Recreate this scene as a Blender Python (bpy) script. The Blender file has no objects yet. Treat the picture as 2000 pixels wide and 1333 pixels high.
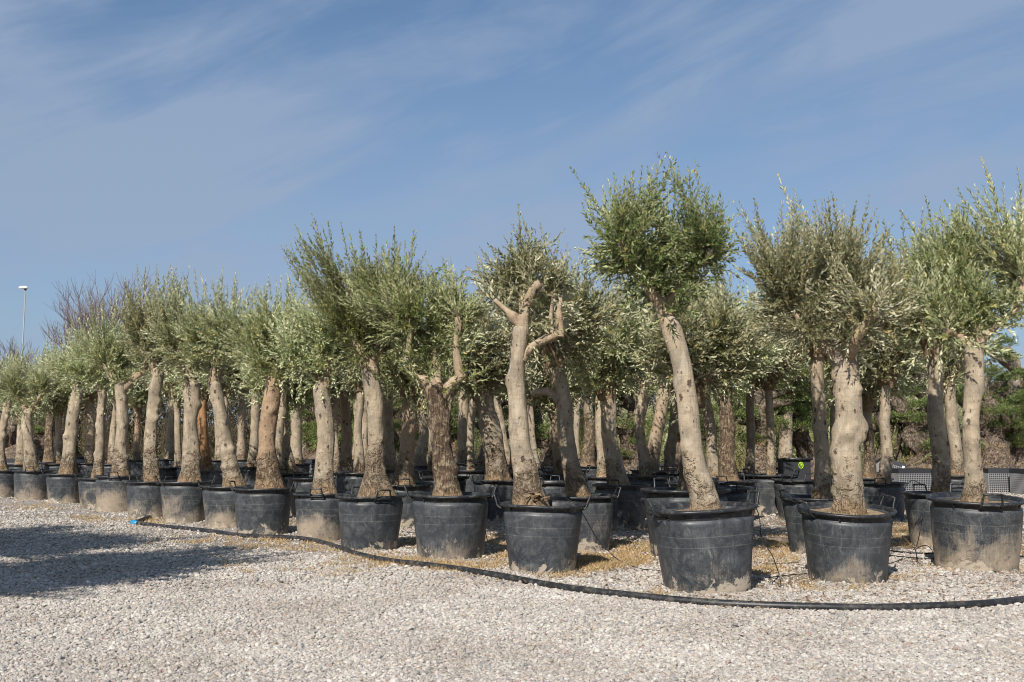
import bpy, math, random
import numpy as np
from mathutils import Vector, Matrix
R = math.radians
SC = bpy.context.scene
COL = SC.collection
rng = np.random.default_rng(7)
random.seed(7)

# ------------------------------------------------------------------ camera
CH = 1.30                    # camera height
F = 1944.0                   # focal length in photo pixels (35 mm on 36 mm)
PITCH = math.atan(193.5 / F)
cam = bpy.data.cameras.new('camera'); cam.lens = 35; cam.sensor_width = 36
cam.clip_start = 0.05; cam.clip_end = 2000
co = bpy.data.objects.new('camera', cam); COL.objects.link(co)
co.location = (0, 0, CH); co.rotation_euler = (math.pi / 2 + PITCH, 0, 0)
SC.camera = co

# ------------------------------------------------------------------ light
SUN_EL, SUN_AZ = 37.0, 20.0   # azimuth: degrees to the left of straight behind the camera
sun_dir = Vector((-math.sin(R(SUN_AZ)) * math.cos(R(SUN_EL)), -math.cos(R(SUN_AZ)) * math.cos(R(SUN_EL)), math.sin(R(SUN_EL))))
sl = bpy.data.lights.new('sun', 'SUN'); sl.energy = 5.0; sl.angle = R(0.53); sl.color = (1.0, 0.94, 0.86)
so = bpy.data.objects.new('sun', sl); COL.objects.link(so)
so.rotation_euler = sun_dir.to_track_quat('Z', 'Y').to_euler(); so.location = (-5, -5, 12)

world = bpy.data.worlds.new('World'); SC.world = world; world.use_nodes = True
wn = world.node_tree; wn.nodes.clear()
def N(t, kind, **kw):
    n = t.nodes.new(kind)
    for k, v in kw.items():
        if k.startswith('i_'):
            k = k[2:]
            n.inputs[int(k) if k.isdigit() else k.replace('_', ' ')].default_value = v
        else: setattr(n, k, v)
    return n
def L(t, a, b): t.links.new(a, b)
def ramp(t, src, stops, interp='LINEAR'):
    r = t.nodes.new('ShaderNodeValToRGB'); r.color_ramp.interpolation = interp
    e = r.color_ramp.elements
    while len(e) < len(stops): e.new(0.5)
    for i, (p, c) in enumerate(stops):
        e[i].position = p
        e[i].color = (c, c, c, 1) if isinstance(c, (int, float)) else (*c, 1)
    if src is not None: L(t, src, r.inputs[0])
    return r
def math_(t, op, a, b=None, clamp=False):
    n = t.nodes.new('ShaderNodeMath'); n.operation = op; n.use_clamp = clamp
    for i, v in enumerate((a, b)):
        if v is None: continue
        if isinstance(v, (int, float)): n.inputs[i].default_value = v
        else: L(t, v, n.inputs[i])
    return n.outputs[0]
def mixc(t, fac, a, b, mode='MIX'):
    n = t.nodes.new('ShaderNodeMix'); n.data_type = 'RGBA'; n.blend_type = mode
    for s, v in ((n.inputs[0], fac), (n.inputs[6], a), (n.inputs[7], b)):
        if isinstance(v, (int, float)): s.default_value = v
        elif isinstance(v, tuple): s.default_value = (*v, 1) if len(v) == 3 else v
        else: L(t, v, s)
    return n.outputs[2]
sky = N(wn, 'ShaderNodeTexSky', sky_type='NISHITA', sun_disc=False)
sky.sun_elevation = R(SUN_EL); sky.sun_rotation = R(180 + SUN_AZ)
sky.air_density = 1.0; sky.dust_density = 0.6; sky.ozone_density = 2.2; sky.altitude = 50
tc = N(wn, 'ShaderNodeTexCoord')
sep = N(wn, 'ShaderNodeSeparateXYZ'); L(wn, tc.outputs['Generated'], sep.inputs[0])
zc = math_(wn, 'ADD', math_(wn, 'MAXIMUM', sep.outputs[2], 0.0), 0.16)
cx = math_(wn, 'DIVIDE', sep.outputs[0], zc); cy = math_(wn, 'DIVIDE', sep.outputs[1], zc)
comb = N(wn, 'ShaderNodeCombineXYZ'); L(wn, cx, comb.inputs[0]); L(wn, cy, comb.inputs[1])
mp = N(wn, 'ShaderNodeMapping'); L(wn, comb.outputs[0], mp.inputs[0])
mp.inputs['Rotation'].default_value = (0, 0, R(38)); mp.inputs['Scale'].default_value = (1.15, 0.38, 1); mp.inputs['Location'].default_value = (3.1, 0.2, 0)
n1 = N(wn, 'ShaderNodeTexNoise', i_Scale=1.0, i_Detail=5.0, i_Roughness=0.52, i_Distortion=0.5); L(wn, mp.outputs[0], n1.inputs['Vector'])
def dirn(px, py):
    v = np.array([(px - 1000) / 1944.0, 1.0, (666.5 - py) / 1944.0]); v /= np.linalg.norm(v)
    c_, s_ = math.cos(PITCH), math.sin(PITCH); return np.array([v[0], v[1] * c_ - v[2] * s_, v[1] * s_ + v[2] * c_])
_a, _b = dirn(400, 560), dirn(1640, 90); _n = np.cross(_a, _b); _n /= np.linalg.norm(_n); _t = (_b - _a) / np.linalg.norm(_b - _a)
def sdot(v, k):
    dn = N(wn, 'ShaderNodeVectorMath', operation='DOT_PRODUCT'); L(wn, tc.outputs['Generated'], dn.inputs[0]); dn.inputs[1].default_value = tuple(v * k); return dn.outputs['Value']
mp2 = N(wn, 'ShaderNodeCombineXYZ'); L(wn, sdot(_n, 15.0), mp2.inputs[0]); L(wn, sdot(_t, 3.2), mp2.inputs[1]); mp2.inputs[2].default_value = 2.7
n2 = N(wn, 'ShaderNodeTexNoise', i_Scale=1.0, i_Detail=7.0, i_Roughness=0.58, i_Distortion=0.45); L(wn, mp2.outputs[0], n2.inputs['Vector'])
cl = math_(wn, 'ADD', math_(wn, 'MULTIPLY', n1.outputs[0], 0.52), math_(wn, 'MULTIPLY', n2.outputs[0], 0.48))
cl = ramp(wn, cl, [(0.41, 0.0), (0.60, 1.0)], 'EASE').outputs[0]
def streak(a, b, w, amt, nz):
    # a cirrus streak along the great circle through two directions of the sky
    na = np.cross(a, b); na /= np.linalg.norm(na)
    dn = N(wn, 'ShaderNodeVectorMath', operation='DOT_PRODUCT'); L(wn, tc.outputs['Generated'], dn.inputs[0]); dn.inputs[1].default_value = tuple(na)
    dd_ = math_(wn, 'ABSOLUTE', math_(wn, 'ADD', dn.outputs['Value'], math_(wn, 'MULTIPLY', math_(wn, 'SUBTRACT', nz, 0.5), w * 1.6)))
    r_ = ramp(wn, math_(wn, 'DIVIDE', dd_, w), [(0.0, amt), (1.0, 0.0)], 'EASE').outputs[0]
    return math_(wn, 'MULTIPLY', r_, ramp(wn, nz, [(0.25, 0.35), (0.65, 1.0)]).outputs[0])
for (a_, b_, w_, m_) in (((820, 400), (1640, 90), 0.040, 0.6), ((1200, 400), (1950, 150), 0.030, 0.22), ((-50, 90), (420, 420), 0.13, 0.38), ((560, 200), (1000, 40), 0.035, 0.22)):
    cl = math_(wn, 'ADD', cl, streak(dirn(*a_), dirn(*b_), w_, m_, n2.outputs[0]), True)
hz = ramp(wn, sep.outputs[2], [(0.0, 0.85), (0.18, 0.52), (0.5, 0.05)], 'EASE').outputs[0]
tint = mixc(wn, 1.0, sky.outputs[0], (0.80, 1.02, 1.15), 'MULTIPLY')
c1 = mixc(wn, math_(wn, 'MULTIPLY', cl, 0.70), tint, (3.5, 4.5, 6.15))
c2 = mixc(wn, hz, c1, (3.45, 4.25, 5.7))
bg = N(wn, 'ShaderNodeBackground', i_Strength=0.084); L(wn, c2, bg.inputs[0])
wo = N(wn, 'ShaderNodeOutputWorld'); L(wn, bg.outputs[0], wo.inputs[0])

vs = SC.view_settings; vs.view_transform = 'Standard'; vs.look = 'None'; vs.gamma = 1; vs.use_curve_mapping = False
vs.exposure = 0.16
SC.render.engine = 'CYCLES'; SC.cycles.filter_width = 1.05
SC.cycles.max_bounces = 8; SC.cycles.diffuse_bounces = 2; SC.cycles.transmission_bounces = 4; SC.cycles.glossy_bounces = 2

# ------------------------------------------------------------------ pixel <-> place
def ray(px, py):
    dx = (px - 1000) / F; dz = (666.5 - py) / F
    return np.array([dx, math.cos(PITCH) - dz * math.sin(PITCH), math.sin(PITCH) + dz * math.cos(PITCH)])
def at(px, py, Y):
    r = ray(px, py); p = r * (Y / r[1]); p[2] += CH; return p
def ground(px, py, z=0.0):
    r = ray(px, py); p = r * ((z - CH) / r[2]); p[2] += CH; return p

# ------------------------------------------------------------------ object helpers
def mesh(name, V, Fs, mats=(), midx=None, smooth=True, attrs=None):
    """V (n,3); Fs list of int arrays (m,k)"""
    me = bpy.data.meshes.new(name)
    V = np.asarray(V, np.float32)
    Fs = [np.asarray(f, np.int32) for f in (Fs if isinstance(Fs, list) else [Fs]) if len(f)]
    me.vertices.add(len(V)); me.vertices.foreach_set('co', V.ravel())
    lv = np.concatenate([f.ravel() for f in Fs])
    tot = np.concatenate([np.full(len(f), f.shape[1], np.int32) for f in Fs])
    st = np.concatenate([[0], np.cumsum(tot)[:-1]]).astype(np.int32)
    me.loops.add(len(lv)); me.loops.foreach_set('vertex_index', lv)
    me.polygons.add(len(tot)); me.polygons.foreach_set('loop_start', st); me.polygons.foreach_set('loop_total', tot)
    if midx is not None: me.polygons.foreach_set('material_index', np.asarray(midx, np.int32))
    me.polygons.foreach_set('use_smooth', np.full(len(tot), smooth))
    for m in mats: me.materials.append(m)
    for k, a in (attrs or {}).items():
        at_ = me.attributes.new(k, 'FLOAT', 'POINT'); at_.data.foreach_set('value', np.asarray(a, np.float32))
    me.update(calc_edges=True); me.validate()
    return me
def link(name, data, parent=None, loc=None, rot=None, scale=None):
    o = bpy.data.objects.new(name, data); COL.objects.link(o)
    if parent is not None: o.parent = parent
    if loc is not None: o.location = loc
    if rot is not None: o.rotation_euler = rot
    if scale is not None: o.scale = scale
    return o
def thing(name, label, cat, loc=(0, 0, 0), rot=(0, 0, 0), group=None):
    o = link(name, None, None, loc, rot); o.empty_display_size = 0.1
    o['label'] = label; o['category'] = cat
    if group: o['group'] = group
    return o
def tag(o, label=None, cat=None, group=None, kind=None):
    for k, v in (('label', label), ('category', cat), ('group', group), ('kind', kind)):
        if v: o[k] = v
    return o

# smooth pseudo-noise from summed sines
class SNoise:
    def __init__(s, seed, freq, octs=3, n=7):
        g = np.random.default_rng(seed); s.k = []; s.a = []
        for o in range(octs):
            k = g.normal(size=(n, 3)); k /= np.linalg.norm(k, axis=1)[:, None]
            s.k.append(k * freq * (2.1 ** o) * g.uniform(0.7, 1.3, (n, 1))); s.a += [0.55 ** o / math.sqrt(n) * 1.2] * n
        s.k = np.concatenate(s.k); s.ph = g.uniform(0, 6.28, len(s.k)); s.a = np.array(s.a)
    def __call__(s, P): return np.sin(P @ s.k.T + s.ph) @ s.a

def catmull(P, step):
    P = np.asarray(P, float)
    Q = np.vstack([2 * P[0] - P[1], P, 2 * P[-1] - P[-2]])
    out = []; us = []
    for i in range(1, len(Q) - 2):
        n = max(2, int(np.linalg.norm(Q[i + 1][:3] - Q[i][:3]) / step))
        t = np.linspace(0, 1, n, endpoint=False)[:, None]
        a, b, c, d = Q[i - 1], Q[i], Q[i + 1], Q[i + 2]
        out.append(0.5 * ((2 * b) + (-a + c) * t + (2 * a - 5 * b + 4 * c - d) * t ** 2 + (-a + 3 * b - 3 * c + d) * t ** 3))
    out.append(P[-1][None]); return np.vstack(out)

def frames(C):
    T = np.gradient(C, axis=0); T /= np.linalg.norm(T, axis=1)[:, None] + 1e-9
    a = np.array([1.0, 0, 0]) if abs(T[0][0]) < 0.8 else np.array([0, 1.0, 0])
    u = a - T[0] * (a @ T[0]); u /= np.linalg.norm(u); U = [u]
    for i in range(1, len(C)):
        u = U[-1] - T[i] * (U[-1] @ T[i]); u /= np.linalg.norm(u); U.append(u)
    U = np.array(U); return T, U, np.cross(T, U)

def tube(C, rad, seg=12, disp=None, cap0=False, cap1=True, capdome=0.15):
    """swept tube -> V, quads, tris; disp(P, theta, s) -> radial factor array"""
    C = np.asarray(C, float); n = len(C); T, U, W = frames(C)
    th = np.linspace(0, 2 * math.pi, seg, endpoint=False)
    ring = U[:, None] * np.cos(th)[None, :, None] + W[:, None] * np.sin(th)[None, :, None]
    r = np.broadcast_to(np.asarray(rad, float)[:, None], (n, seg)).copy()
    P = C[:, None] + ring * r[..., None]
    if disp is not None:
        s = np.concatenate([[0], np.cumsum(np.linalg.norm(np.diff(C, axis=0), axis=1))])
        r = r * disp(P, th, s); P = C[:, None] + ring * r[..., None]
    V = P.reshape(-1, 3)
    i = np.arange(n - 1)[:, None]; j = np.arange(seg)[None]
    a = i * seg + j; b = i * seg + (j + 1) % seg
    Q = np.stack([a, b, b + seg, a + seg], -1).reshape(-1, 4)
    Tt = []
    if cap1:
        k = len(V); V = np.vstack([V, C[-1] + T[-1] * rad[-1] * capdome]); o = (n - 1) * seg
        Tt += [(o + q, o + (q + 1) % seg, k) for q in range(seg)]
    if cap0:
        k = len(V); V = np.vstack([V, C[0]]); Tt += [((q + 1) % seg, q, k) for q in range(seg)]
    return V, Q, np.array(Tt, int).reshape(-1, 3)

class MB:   # mesh builder that joins pieces of ONE part
    def __init__(s): s.V = []; s.Q = []; s.T = []; s.n = 0
    def add(s, V, Q=(), T=()):
        s.V.append(np.asarray(V, float))
        if len(Q): s.Q.append(np.asarray(Q, int) + s.n)
        if len(T): s.T.append(np.asarray(T, int) + s.n)
        s.n += len(V)
    def box(s, c, size, M=None):
        v = np.array([[x, y, z] for x in (-.5, .5) for y in (-.5, .5) for z in (-.5, .5)]) * size
        if M is not None: v = v @ np.asarray(M).T
        s.add(v + c, [(0, 1, 3, 2), (4, 6, 7, 5), (0, 4, 5, 1), (2, 3, 7, 6), (0, 2, 6, 4), (1, 5, 7, 3)])
    def tube(s, C, rad, seg=8, **k):
        C = np.asarray(C, float)
        if isinstance(rad, (int, float)): rad = np.full(len(C), float(rad))
        s.add(*tube(C, rad, seg, **k))
    def build(s, name, mat, smooth=True):
        Fs = []
        if s.Q: Fs.append(np.concatenate(s.Q))
        if s.T: Fs.append(np.concatenate(s.T))
        return mesh(name, np.concatenate(s.V), Fs, [mat] if mat else [], smooth=smooth)

# ------------------------------------------------------------------ materials
def newmat(name):
    m = bpy.data.materials.new(name); m.use_nodes = True
    t = m.node_tree; b = t.nodes['Principled BSDF']; return m, t, b
def oattr(t, name, default=None):
    a = t.nodes.new('ShaderNodeAttribute'); a.attribute_type = 'OBJECT'; a.attribute_name = name; return a.outputs['Fac']
def objcoord(t, k=37.0):
    tc = t.nodes.new('ShaderNodeTexCoord'); oi = t.nodes.new('ShaderNodeObjectInfo')
    ad = t.nodes.new('ShaderNodeVectorMath'); ad.operation = 'ADD'
    cb = t.nodes.new('ShaderNodeCombineXYZ'); m1 = math_(t, 'MULTIPLY', oi.outputs['Random'], k)
    L(t, m1, cb.inputs[0]); L(t, m1, cb.inputs[1])
    L(t, tc.outputs['Object'], ad.inputs[0]); L(t, cb.outputs[0], ad.inputs[1])
    return tc.outputs['Object'], ad.outputs[0], oi.outputs['Random']
def mapped(t, v, scale, loc=(0, 0, 0)):
    m = t.nodes.new('ShaderNodeMapping'); L(t, v, m.inputs[0]); m.inputs['Scale'].default_value = scale; m.inputs['Location'].default_value = loc
    return m.outputs[0]
def noise(t, v, scale, detail=4, rough=0.55, dist=0.0):
    n = N(t, 'ShaderNodeTexNoise', i_Scale=scale, i_Detail=float(detail), i_Roughness=rough, i_Distortion=dist); L(t, v, n.inputs['Vector']); return n.outputs[0]

def bark_material(name, pale, dark, deep):
    m, t, b = newmat(name)
    oc, rc, rnd = objcoord(t)
    sp = t.nodes.new('ShaderNodeSeparateXYZ'); L(t, oc, sp.inputs[0])
    big = noise(t, rc, 4.5, 5, 0.65); mid = noise(t, rc, 14, 5, 0.6, 0.6)
    wr = noise(t, mapped(t, rc, (7, 7, 48)), 1.0, 3, 0.6, 0.3)          # horizontal wrinkles
    vc = noise(t, mapped(t, rc, (60, 60, 5)), 1.0, 4, 0.65, 0.2)        # vertical fissures
    vor = N(t, 'ShaderNodeTexVoronoi', i_Scale=1.0, i_Randomness=1.0); L(t, mapped(t, rc, (11, 11, 6.5)), vor.inputs['Vector'])
    wob = math_(t, 'ADD', vor.outputs[0], math_(t, 'MULTIPLY', math_(t, 'SUBTRACT', noise(t, rc, 34, 5, 0.7), 0.5), 0.75))
    knots = ramp(t, wob, [(0.13, 1.0), (0.23, 0.0)]).outputs[0]
    sel = ramp(t, vor.outputs[1], [(0.62, 0.0), (0.66, 1.0)]).outputs[0]
    knots = math_(t, 'MULTIPLY', knots, sel)
    fleck = ramp(t, mid, [(0.60, 0.0), (0.70, 1.0)]).outputs[0]
    rough = oattr(t, 'bark')
    # corky bark at the foot: height of it varies round the trunk
    h = math_(t, 'ADD', sp.outputs[2], math_(t, 'MULTIPLY', math_(t, 'SUBTRACT', big, 0.5), 2.2))
    foot = ramp(t, math_(t, 'SUBTRACT', h, math_(t, 'MULTIPLY', rough, 2.4)), [(0.06, 1.0), (0.34, 0.0)]).outputs[0]
    foot = math_(t, 'MULTIPLY', foot, ramp(t, math_(t, 'ADD', mid, math_(t, 'MULTIPLY', rough, 0.2)), [(0.40, 0.35), (0.54, 1.0)]).outputs[0])
    cork = ramp(t, math_(t, 'ADD', math_(t, 'MULTIPLY', mid, 0.6), math_(t, 'MULTIPLY', vc, 0.4)), [(0.42, deep), (0.50, dark), (0.60, tuple(x * 1.0 for x in pale))]).outputs[0]
    col = mixc(t, ramp(t, big, [(0.35, 0.0), (0.65, 1.0)]).outputs[0], pale, tuple(np.array(pale) * (0.66, 0.70, 0.76)))
    pt = noise(t, mapped(t, rc, (9, 9, 5)), 1.0, 6, 0.7, 0.8)
    col = mixc(t, math_(t, 'MULTIPLY', ramp(t, pt, [(0.52, 0.0), (0.60, 1.0)]).outputs[0], 0.45), col, (0.54, 0.46, 0.35))
    col = mixc(t, math_(t, 'MULTIPLY', ramp(t, pt, [(0.36, 1.0), (0.45, 0.0)]).outputs[0], 0.6), col, (0.19, 0.15, 0.105))
    pit = N(t, 'ShaderNodeTexVoronoi', i_Scale=1.0, i_Randomness=1.0); L(t, mapped(t, rc, (26, 26, 15)), pit.inputs['Vector'])
    pitm = math_(t, 'MULTIPLY', ramp(t, math_(t, 'ADD', pit.outputs[0], math_(t, 'MULTIPLY', math_(t, 'SUBTRACT', mid, 0.5), 0.8)), [(0.12, 1.0), (0.24, 0.0)]).outputs[0], ramp(t, pit.outputs[1], [(0.72, 0.0), (0.76, 1.0)]).outputs[0])
    knots = math_(t, 'MAXIMUM', knots, math_(t, 'MULTIPLY', pitm, 0.8))
    crk = N(t, 'ShaderNodeTexVoronoi', i_Scale=1.0, feature='DISTANCE_TO_EDGE'); L(t, mapped(t, rc, (30, 30, 9)), crk.inputs['Vector'])
    crm = math_(t, 'MULTIPLY', ramp(t, crk.outputs[0], [(0.0, 1.0), (0.09, 0.0)]).outputs[0], ramp(t, pt, [(0.45, 0.9), (0.62, 0.15)]).outputs[0])
    crm = math_(t, 'MULTIPLY', crm, math_(t, 'ADD', 0.12, math_(t, 'MULTIPLY', oattr(t, 'bark'), 0.8)))
    col = mixc(t, math_(t, 'MULTIPLY', crm, 0.8), col, dark)
    warm = oattr(t, 'warm')
    col = mixc(t, warm, col, (0.36, 0.20, 0.10))
    col = mixc(t, math_(t, 'MULTIPLY', ramp(t, wr, [(0.52, 0.0), (0.74, 1.0)]).outputs[0], 0.30), col, dark)
    col = mixc(t, math_(t, 'MULTIPLY', ramp(t, vc, [(0.56, 0.0), (0.72, 1.0)]).outputs[0], 0.35), col, dark)
    col = mixc(t, math_(t, 'MULTIPLY', fleck, 0.55), col, dark)
    col = mixc(t, math_(t, 'MULTIPLY', knots, 0.85), col, deep)
    col = mixc(t, math_(t, 'MULTIPLY', foot, 0.9), col, cork)
    soil = ramp(t, math_(t, 'SUBTRACT', sp.outputs[2], math_(t, 'MULTIPLY', mid, 0.14)), [(0.0, 1.0), (0.09, 0.0)]).outputs[0]
    col = mixc(t, math_(t, 'MULTIPLY', soil, 0.6), col, (0.38, 0.26, 0.15))
    L(t, col, b.inputs['Base Color']); b.inputs['Roughness'].default_value = 0.82; b.inputs['Specular IOR Level'].default_value = 0.25
    hh = math_(t, 'ADD', math_(t, 'MULTIPLY', wr, 0.16), math_(t, 'MULTIPLY', vc, 0.3))
    hh = math_(t, 'SUBTRACT', hh, math_(t, 'MULTIPLY', knots, 0.5)); hh = math_(t, 'SUBTRACT', hh, math_(t, 'MULTIPLY', crm, 0.25))
    hh = math_(t, 'ADD', hh, math_(t, 'MULTIPLY', math_(t, 'MULTIPLY', foot, math_(t, 'ADD', mid, vc)), 1.5))
    bp = N(t, 'ShaderNodeBump', i_Strength=1.0, i_Distance=0.025); L(t, hh, bp.inputs['Height']); L(t, bp.outputs[0], b.inputs['Normal'])
    return m
M_bark = bark_material('olive_bark', (0.42, 0.335, 0.23), (0.13, 0.085, 0.05), (0.06, 0.038, 0.025))
M_oldbark = bark_material('old_olive_bark', (0.36, 0.29, 0.22), (0.15, 0.11, 0.08), (0.035, 0.025, 0.02))
M_cut, t, b = newmat('cut_wood'); b.inputs['Roughness'].default_value = 0.9
oc, rc, _ = objcoord(t)
L(t, ramp(t, noise(t, rc, 30, 4), [(0.35, (0.05, 0.045, 0.045)), (0.65, (0.16, 0.12, 0.10))]).outputs[0], b.inputs['Base Color'])
M_twig, t, b = newmat('twig'); b.inputs['Roughness'].default_value = 0.8; b.inputs['Base Color'].default_value = (0.24, 0.19, 0.125, 1)

def leaf_material(name, top, top2, under, under2, trans=0.22):
    m, t, b = newmat(name)
    a = N(t, 'ShaderNodeAttribute', attribute_name='tone'); g = N(t, 'ShaderNodeNewGeometry')
    oi = t.nodes.new('ShaderNodeObjectInfo')
    ct = ramp(t, a.outputs['Fac'], [(0.0, top), (0.72, top2), (0.93, tuple(np.array(top2) * (1.5, 1.25, 0.9))), (1.0, (0.30, 0.24, 0.10))]).outputs[0]
    cu = ramp(t, a.outputs['Fac'], [(0.0, under), (1.0, under2)]).outputs[0]
    col = mixc(t, g.outputs['Backfacing'], ct, cu)
    var = N(t, 'ShaderNodeHueSaturation'); L(t, col, var.inputs['Color'])
    L(t, math_(t, 'ADD', 0.485, math_(t, 'MULTIPLY', oi.outputs['Random'], 0.03)), var.inputs['Hue'])
    L(t, math_(t, 'ADD', 0.85, math_(t, 'MULTIPLY', oi.outputs['Random'], 0.3)), var.inputs['Value'])
    L(t, var.outputs[0], b.inputs['Base Color'])
    b.inputs['Roughness'].default_value = 0.42; b.inputs['Specular IOR Level'].default_value = 0.45
    tr = N(t, 'ShaderNodeBsdfTranslucent'); L(t, mixc(t, 1.0, var.outputs[0], (1.05, 1.12, 0.55), 'MULTIPLY'), tr.inputs[0])
    mx = N(t, 'ShaderNodeMixShader', i_0=trans); L(t, b.outputs[0], mx.inputs[1]); L(t, tr.outputs[0], mx.inputs[2])
    L(t, mx.outputs[0], t.nodes['Material Output'].inputs[0]); return m
LEAF = {
 'silver': leaf_material('leaf_silver', (0.09, 0.125, 0.045), (0.38, 0.40, 0.21), (0.42, 0.44, 0.26), (0.76, 0.75, 0.50), 0.14),
 'green':  leaf_material('leaf_green', (0.035, 0.08, 0.018), (0.20, 0.24, 0.085), (0.31, 0.34, 0.17), (0.58, 0.58, 0.34), 0.2),
 'deep':   leaf_material('leaf_deep', (0.06, 0.09, 0.028), (0.22, 0.245, 0.09), (0.34, 0.36, 0.17), (0.50, 0.50, 0.28), 0.25),
 'grey':   leaf_material('leaf_grey', (0.08, 0.11, 0.04), (0.34, 0.34, 0.18), (0.38, 0.39, 0.24), (0.72, 0.69, 0.46), 0.14),
 'pale':   leaf_material('leaf_pale', (0.07, 0.115, 0.035), (0.34, 0.355, 0.18), (0.42, 0.43, 0.25), (0.78, 0.76, 0.51), 0.2),
 'pad':    leaf_material('leaf_pad', (0.06, 0.10, 0.03), (0.17, 0.22, 0.065), (0.15, 0.19, 0.07), (0.24, 0.28, 0.10)),
 'straw':  leaf_material('leaf_straw', (0.18, 0.21, 0.07), (0.30, 0.31, 0.12), (0.36, 0.36, 0.17), (0.44, 0.42, 0.2)),
 'brush':  leaf_material('leaf_brush', (0.05, 0.05, 0.025), (0.13, 0.105, 0.06), (0.10, 0.085, 0.05), (0.2, 0.155, 0.10)),
}

def pot_material():
    m, t, b = newmat('black_pot_plastic')
    oc, rc, rnd = objcoord(t)
    sp = t.nodes.new('ShaderNodeSeparateXYZ'); L(t, oc, sp.inputs[0])
    z = sp.outputs[2]; dirt = oattr(t, 'dirt')
    big = noise(t, rc, 3.0, 4, 0.6, 0.6); mid = noise(t, rc, 9.0, 5, 0.65, 0.8)
    streak = noise(t, mapped(t, rc, (70, 70, 7)), 1.0, 4, 0.7); fine = noise(t, rc, 110, 3, 0.7)
    col = mixc(t, ramp(t, big, [(0.35, 0.0), (0.7, 1.0)]).outputs[0], (0.024, 0.029, 0.034), (0.052, 0.057, 0.063))
    # worn, dusty film with brushed streaks
    film = math_(t, 'MULTIPLY', ramp(t, mid, [(0.42, 0.0), (0.72, 1.0)]).outputs[0], ramp(t, streak, [(0.35, 0.2), (0.7, 1.0)]).outputs[0])
    col = mixc(t, math_(t, 'MULTIPLY', film, 0.75), col, (0.17, 0.175, 0.18))
    speck = ramp(t, fine, [(0.60, 0.0), (0.68, 1.0)]).outputs[0]
    col = mixc(t, math_(t, 'MULTIPLY', speck, math_(t, 'ADD', 0.25, math_(t, 'MULTIPLY', dirt, 0.6))), col, (0.36, 0.32, 0.26))
    scuff = ramp(t, noise(t, mapped(t, rc, (8, 8, 2.2)), 1.0, 6, 0.7, 1.8), [(0.63, 0.0), (0.665, 1.0), (0.70, 0.0)]).outputs[0]
    col = mixc(t, math_(t, 'MULTIPLY', scuff, 0.35), col, (0.30, 0.29, 0.27))
    # splashed dried mud that climbs from the foot
    hgt = math_(t, 'SUBTRACT', math_(t, 'ADD', math_(t, 'MULTIPLY', dirt, 0.66), 0.07), z)
    hgt = math_(t, 'ADD', hgt, math_(t, 'MULTIPLY', math_(t, 'SUBTRACT', big, 0.5), 1.1))
    hgt = math_(t, 'ADD', hgt, math_(t, 'MULTIPLY', math_(t, 'SUBTRACT', streak, 0.5), 0.35))
    hgt = math_(t, 'ADD', hgt, math_(t, 'MULTIPLY', math_(t, 'SUBTRACT', fine, 0.5), 0.30))
    mud = ramp(t, hgt, [(0.02, 0.0), (0.34, 0.88)]).outputs[0]
    body = ramp(t, z, [(0.60, 1.0), (0.62, 0.0)]).outputs[0]
    mud = math_(t, 'MULTIPLY', mud, body)
    mc = mixc(t, mid, (0.29, 0.235, 0.17), (0.50, 0.40, 0.285))
    col = mixc(t, math_(t, 'MULTIPLY', mud, 0.85), col, mc)
    cr = noise(t, rc, 5.5, 6, 0.7, 0.4)
    crh = math_(t, 'SUBTRACT', math_(t, 'ADD', 0.02, math_(t, 'MULTIPLY', math_(t, 'SUBTRACT', cr, 0.46), 0.95)), z)
    crust = ramp(t, crh, [(0.0, 0.0), (0.018, 1.0)]).outputs[0]
    col = mixc(t, math_(t, 'MULTIPLY', crust, 0.85), col, mixc(t, fine, (0.34, 0.28, 0.21), (0.55, 0.48, 0.38)))
    smear = ramp(t, noise(t, mapped(t, rc, (5, 5, 9)), 1.0, 5, 0.65, 2.2), [(0.58, 0.0), (0.64, 1.0)]).outputs[0]
    col = mixc(t, math_(t, 'MULTIPLY', smear, 0.5), col, (0.022, 0.025, 0.03))
    ln = math_(t, 'ADD', ramp(t, math_(t, 'ABSOLUTE', math_(t, 'SUBTRACT', z, 0.455)), [(0.0015, 1.0), (0.004, 0.0)]).outputs[0],
               ramp(t, math_(t, 'ABSOLUTE', math_(t, 'SUBTRACT', z, 0.375)), [(0.0015, 1.0), (0.004, 0.0)]).outputs[0], True)
    L(t, mixc(t, math_(t, 'MULTIPLY', ln, math_(t, 'MULTIPLY', mid, 0.6)), col, (0.30, 0.29, 0.26)), b.inputs['Base Color'])
    L(t, math_(t, 'ADD', 0.42, math_(t, 'MULTIPLY', math_(t, 'ADD', mud, film, True), 0.4)), b.inputs['Roughness'])
    b.inputs['Specular IOR Level'].default_value = 0.5
    bp = N(t, 'ShaderNodeBump', i_Strength=0.5, i_Distance=0.004)
    L(t, math_(t, 'ADD', math_(t, 'ADD', mid, math_(t, 'MULTIPLY', fine, 0.4)), mud), bp.inputs['Height']); L(t, bp.outputs[0], b.inputs['Normal'])
    return m
M_pot = pot_material()
M_rim, t, b = newmat('rim_plastic'); oc, rc, _ = objcoord(t)
L(t, mixc(t, ramp(t, noise(t, rc, 14, 5, 0.7), [(0.5, 0.0), (0.75, 1.0)]).outputs[0], (0.018, 0.02, 0.023), (0.12, 0.115, 0.105)), b.inputs['Base Color'])
b.inputs['Roughness'].default_value = 0.42
M_soil, t, b = newmat('dry_soil'); oc, rc, _ = objcoord(t)
sn = noise(t, rc, 22, 6, 0.7)
L(t, ramp(t, sn, [(0.32, (0.10, 0.065, 0.035)), (0.5, (0.27, 0.19, 0.115)), (0.68, (0.42, 0.32, 0.21))]).outputs[0], b.inputs['Base Color'])
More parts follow.
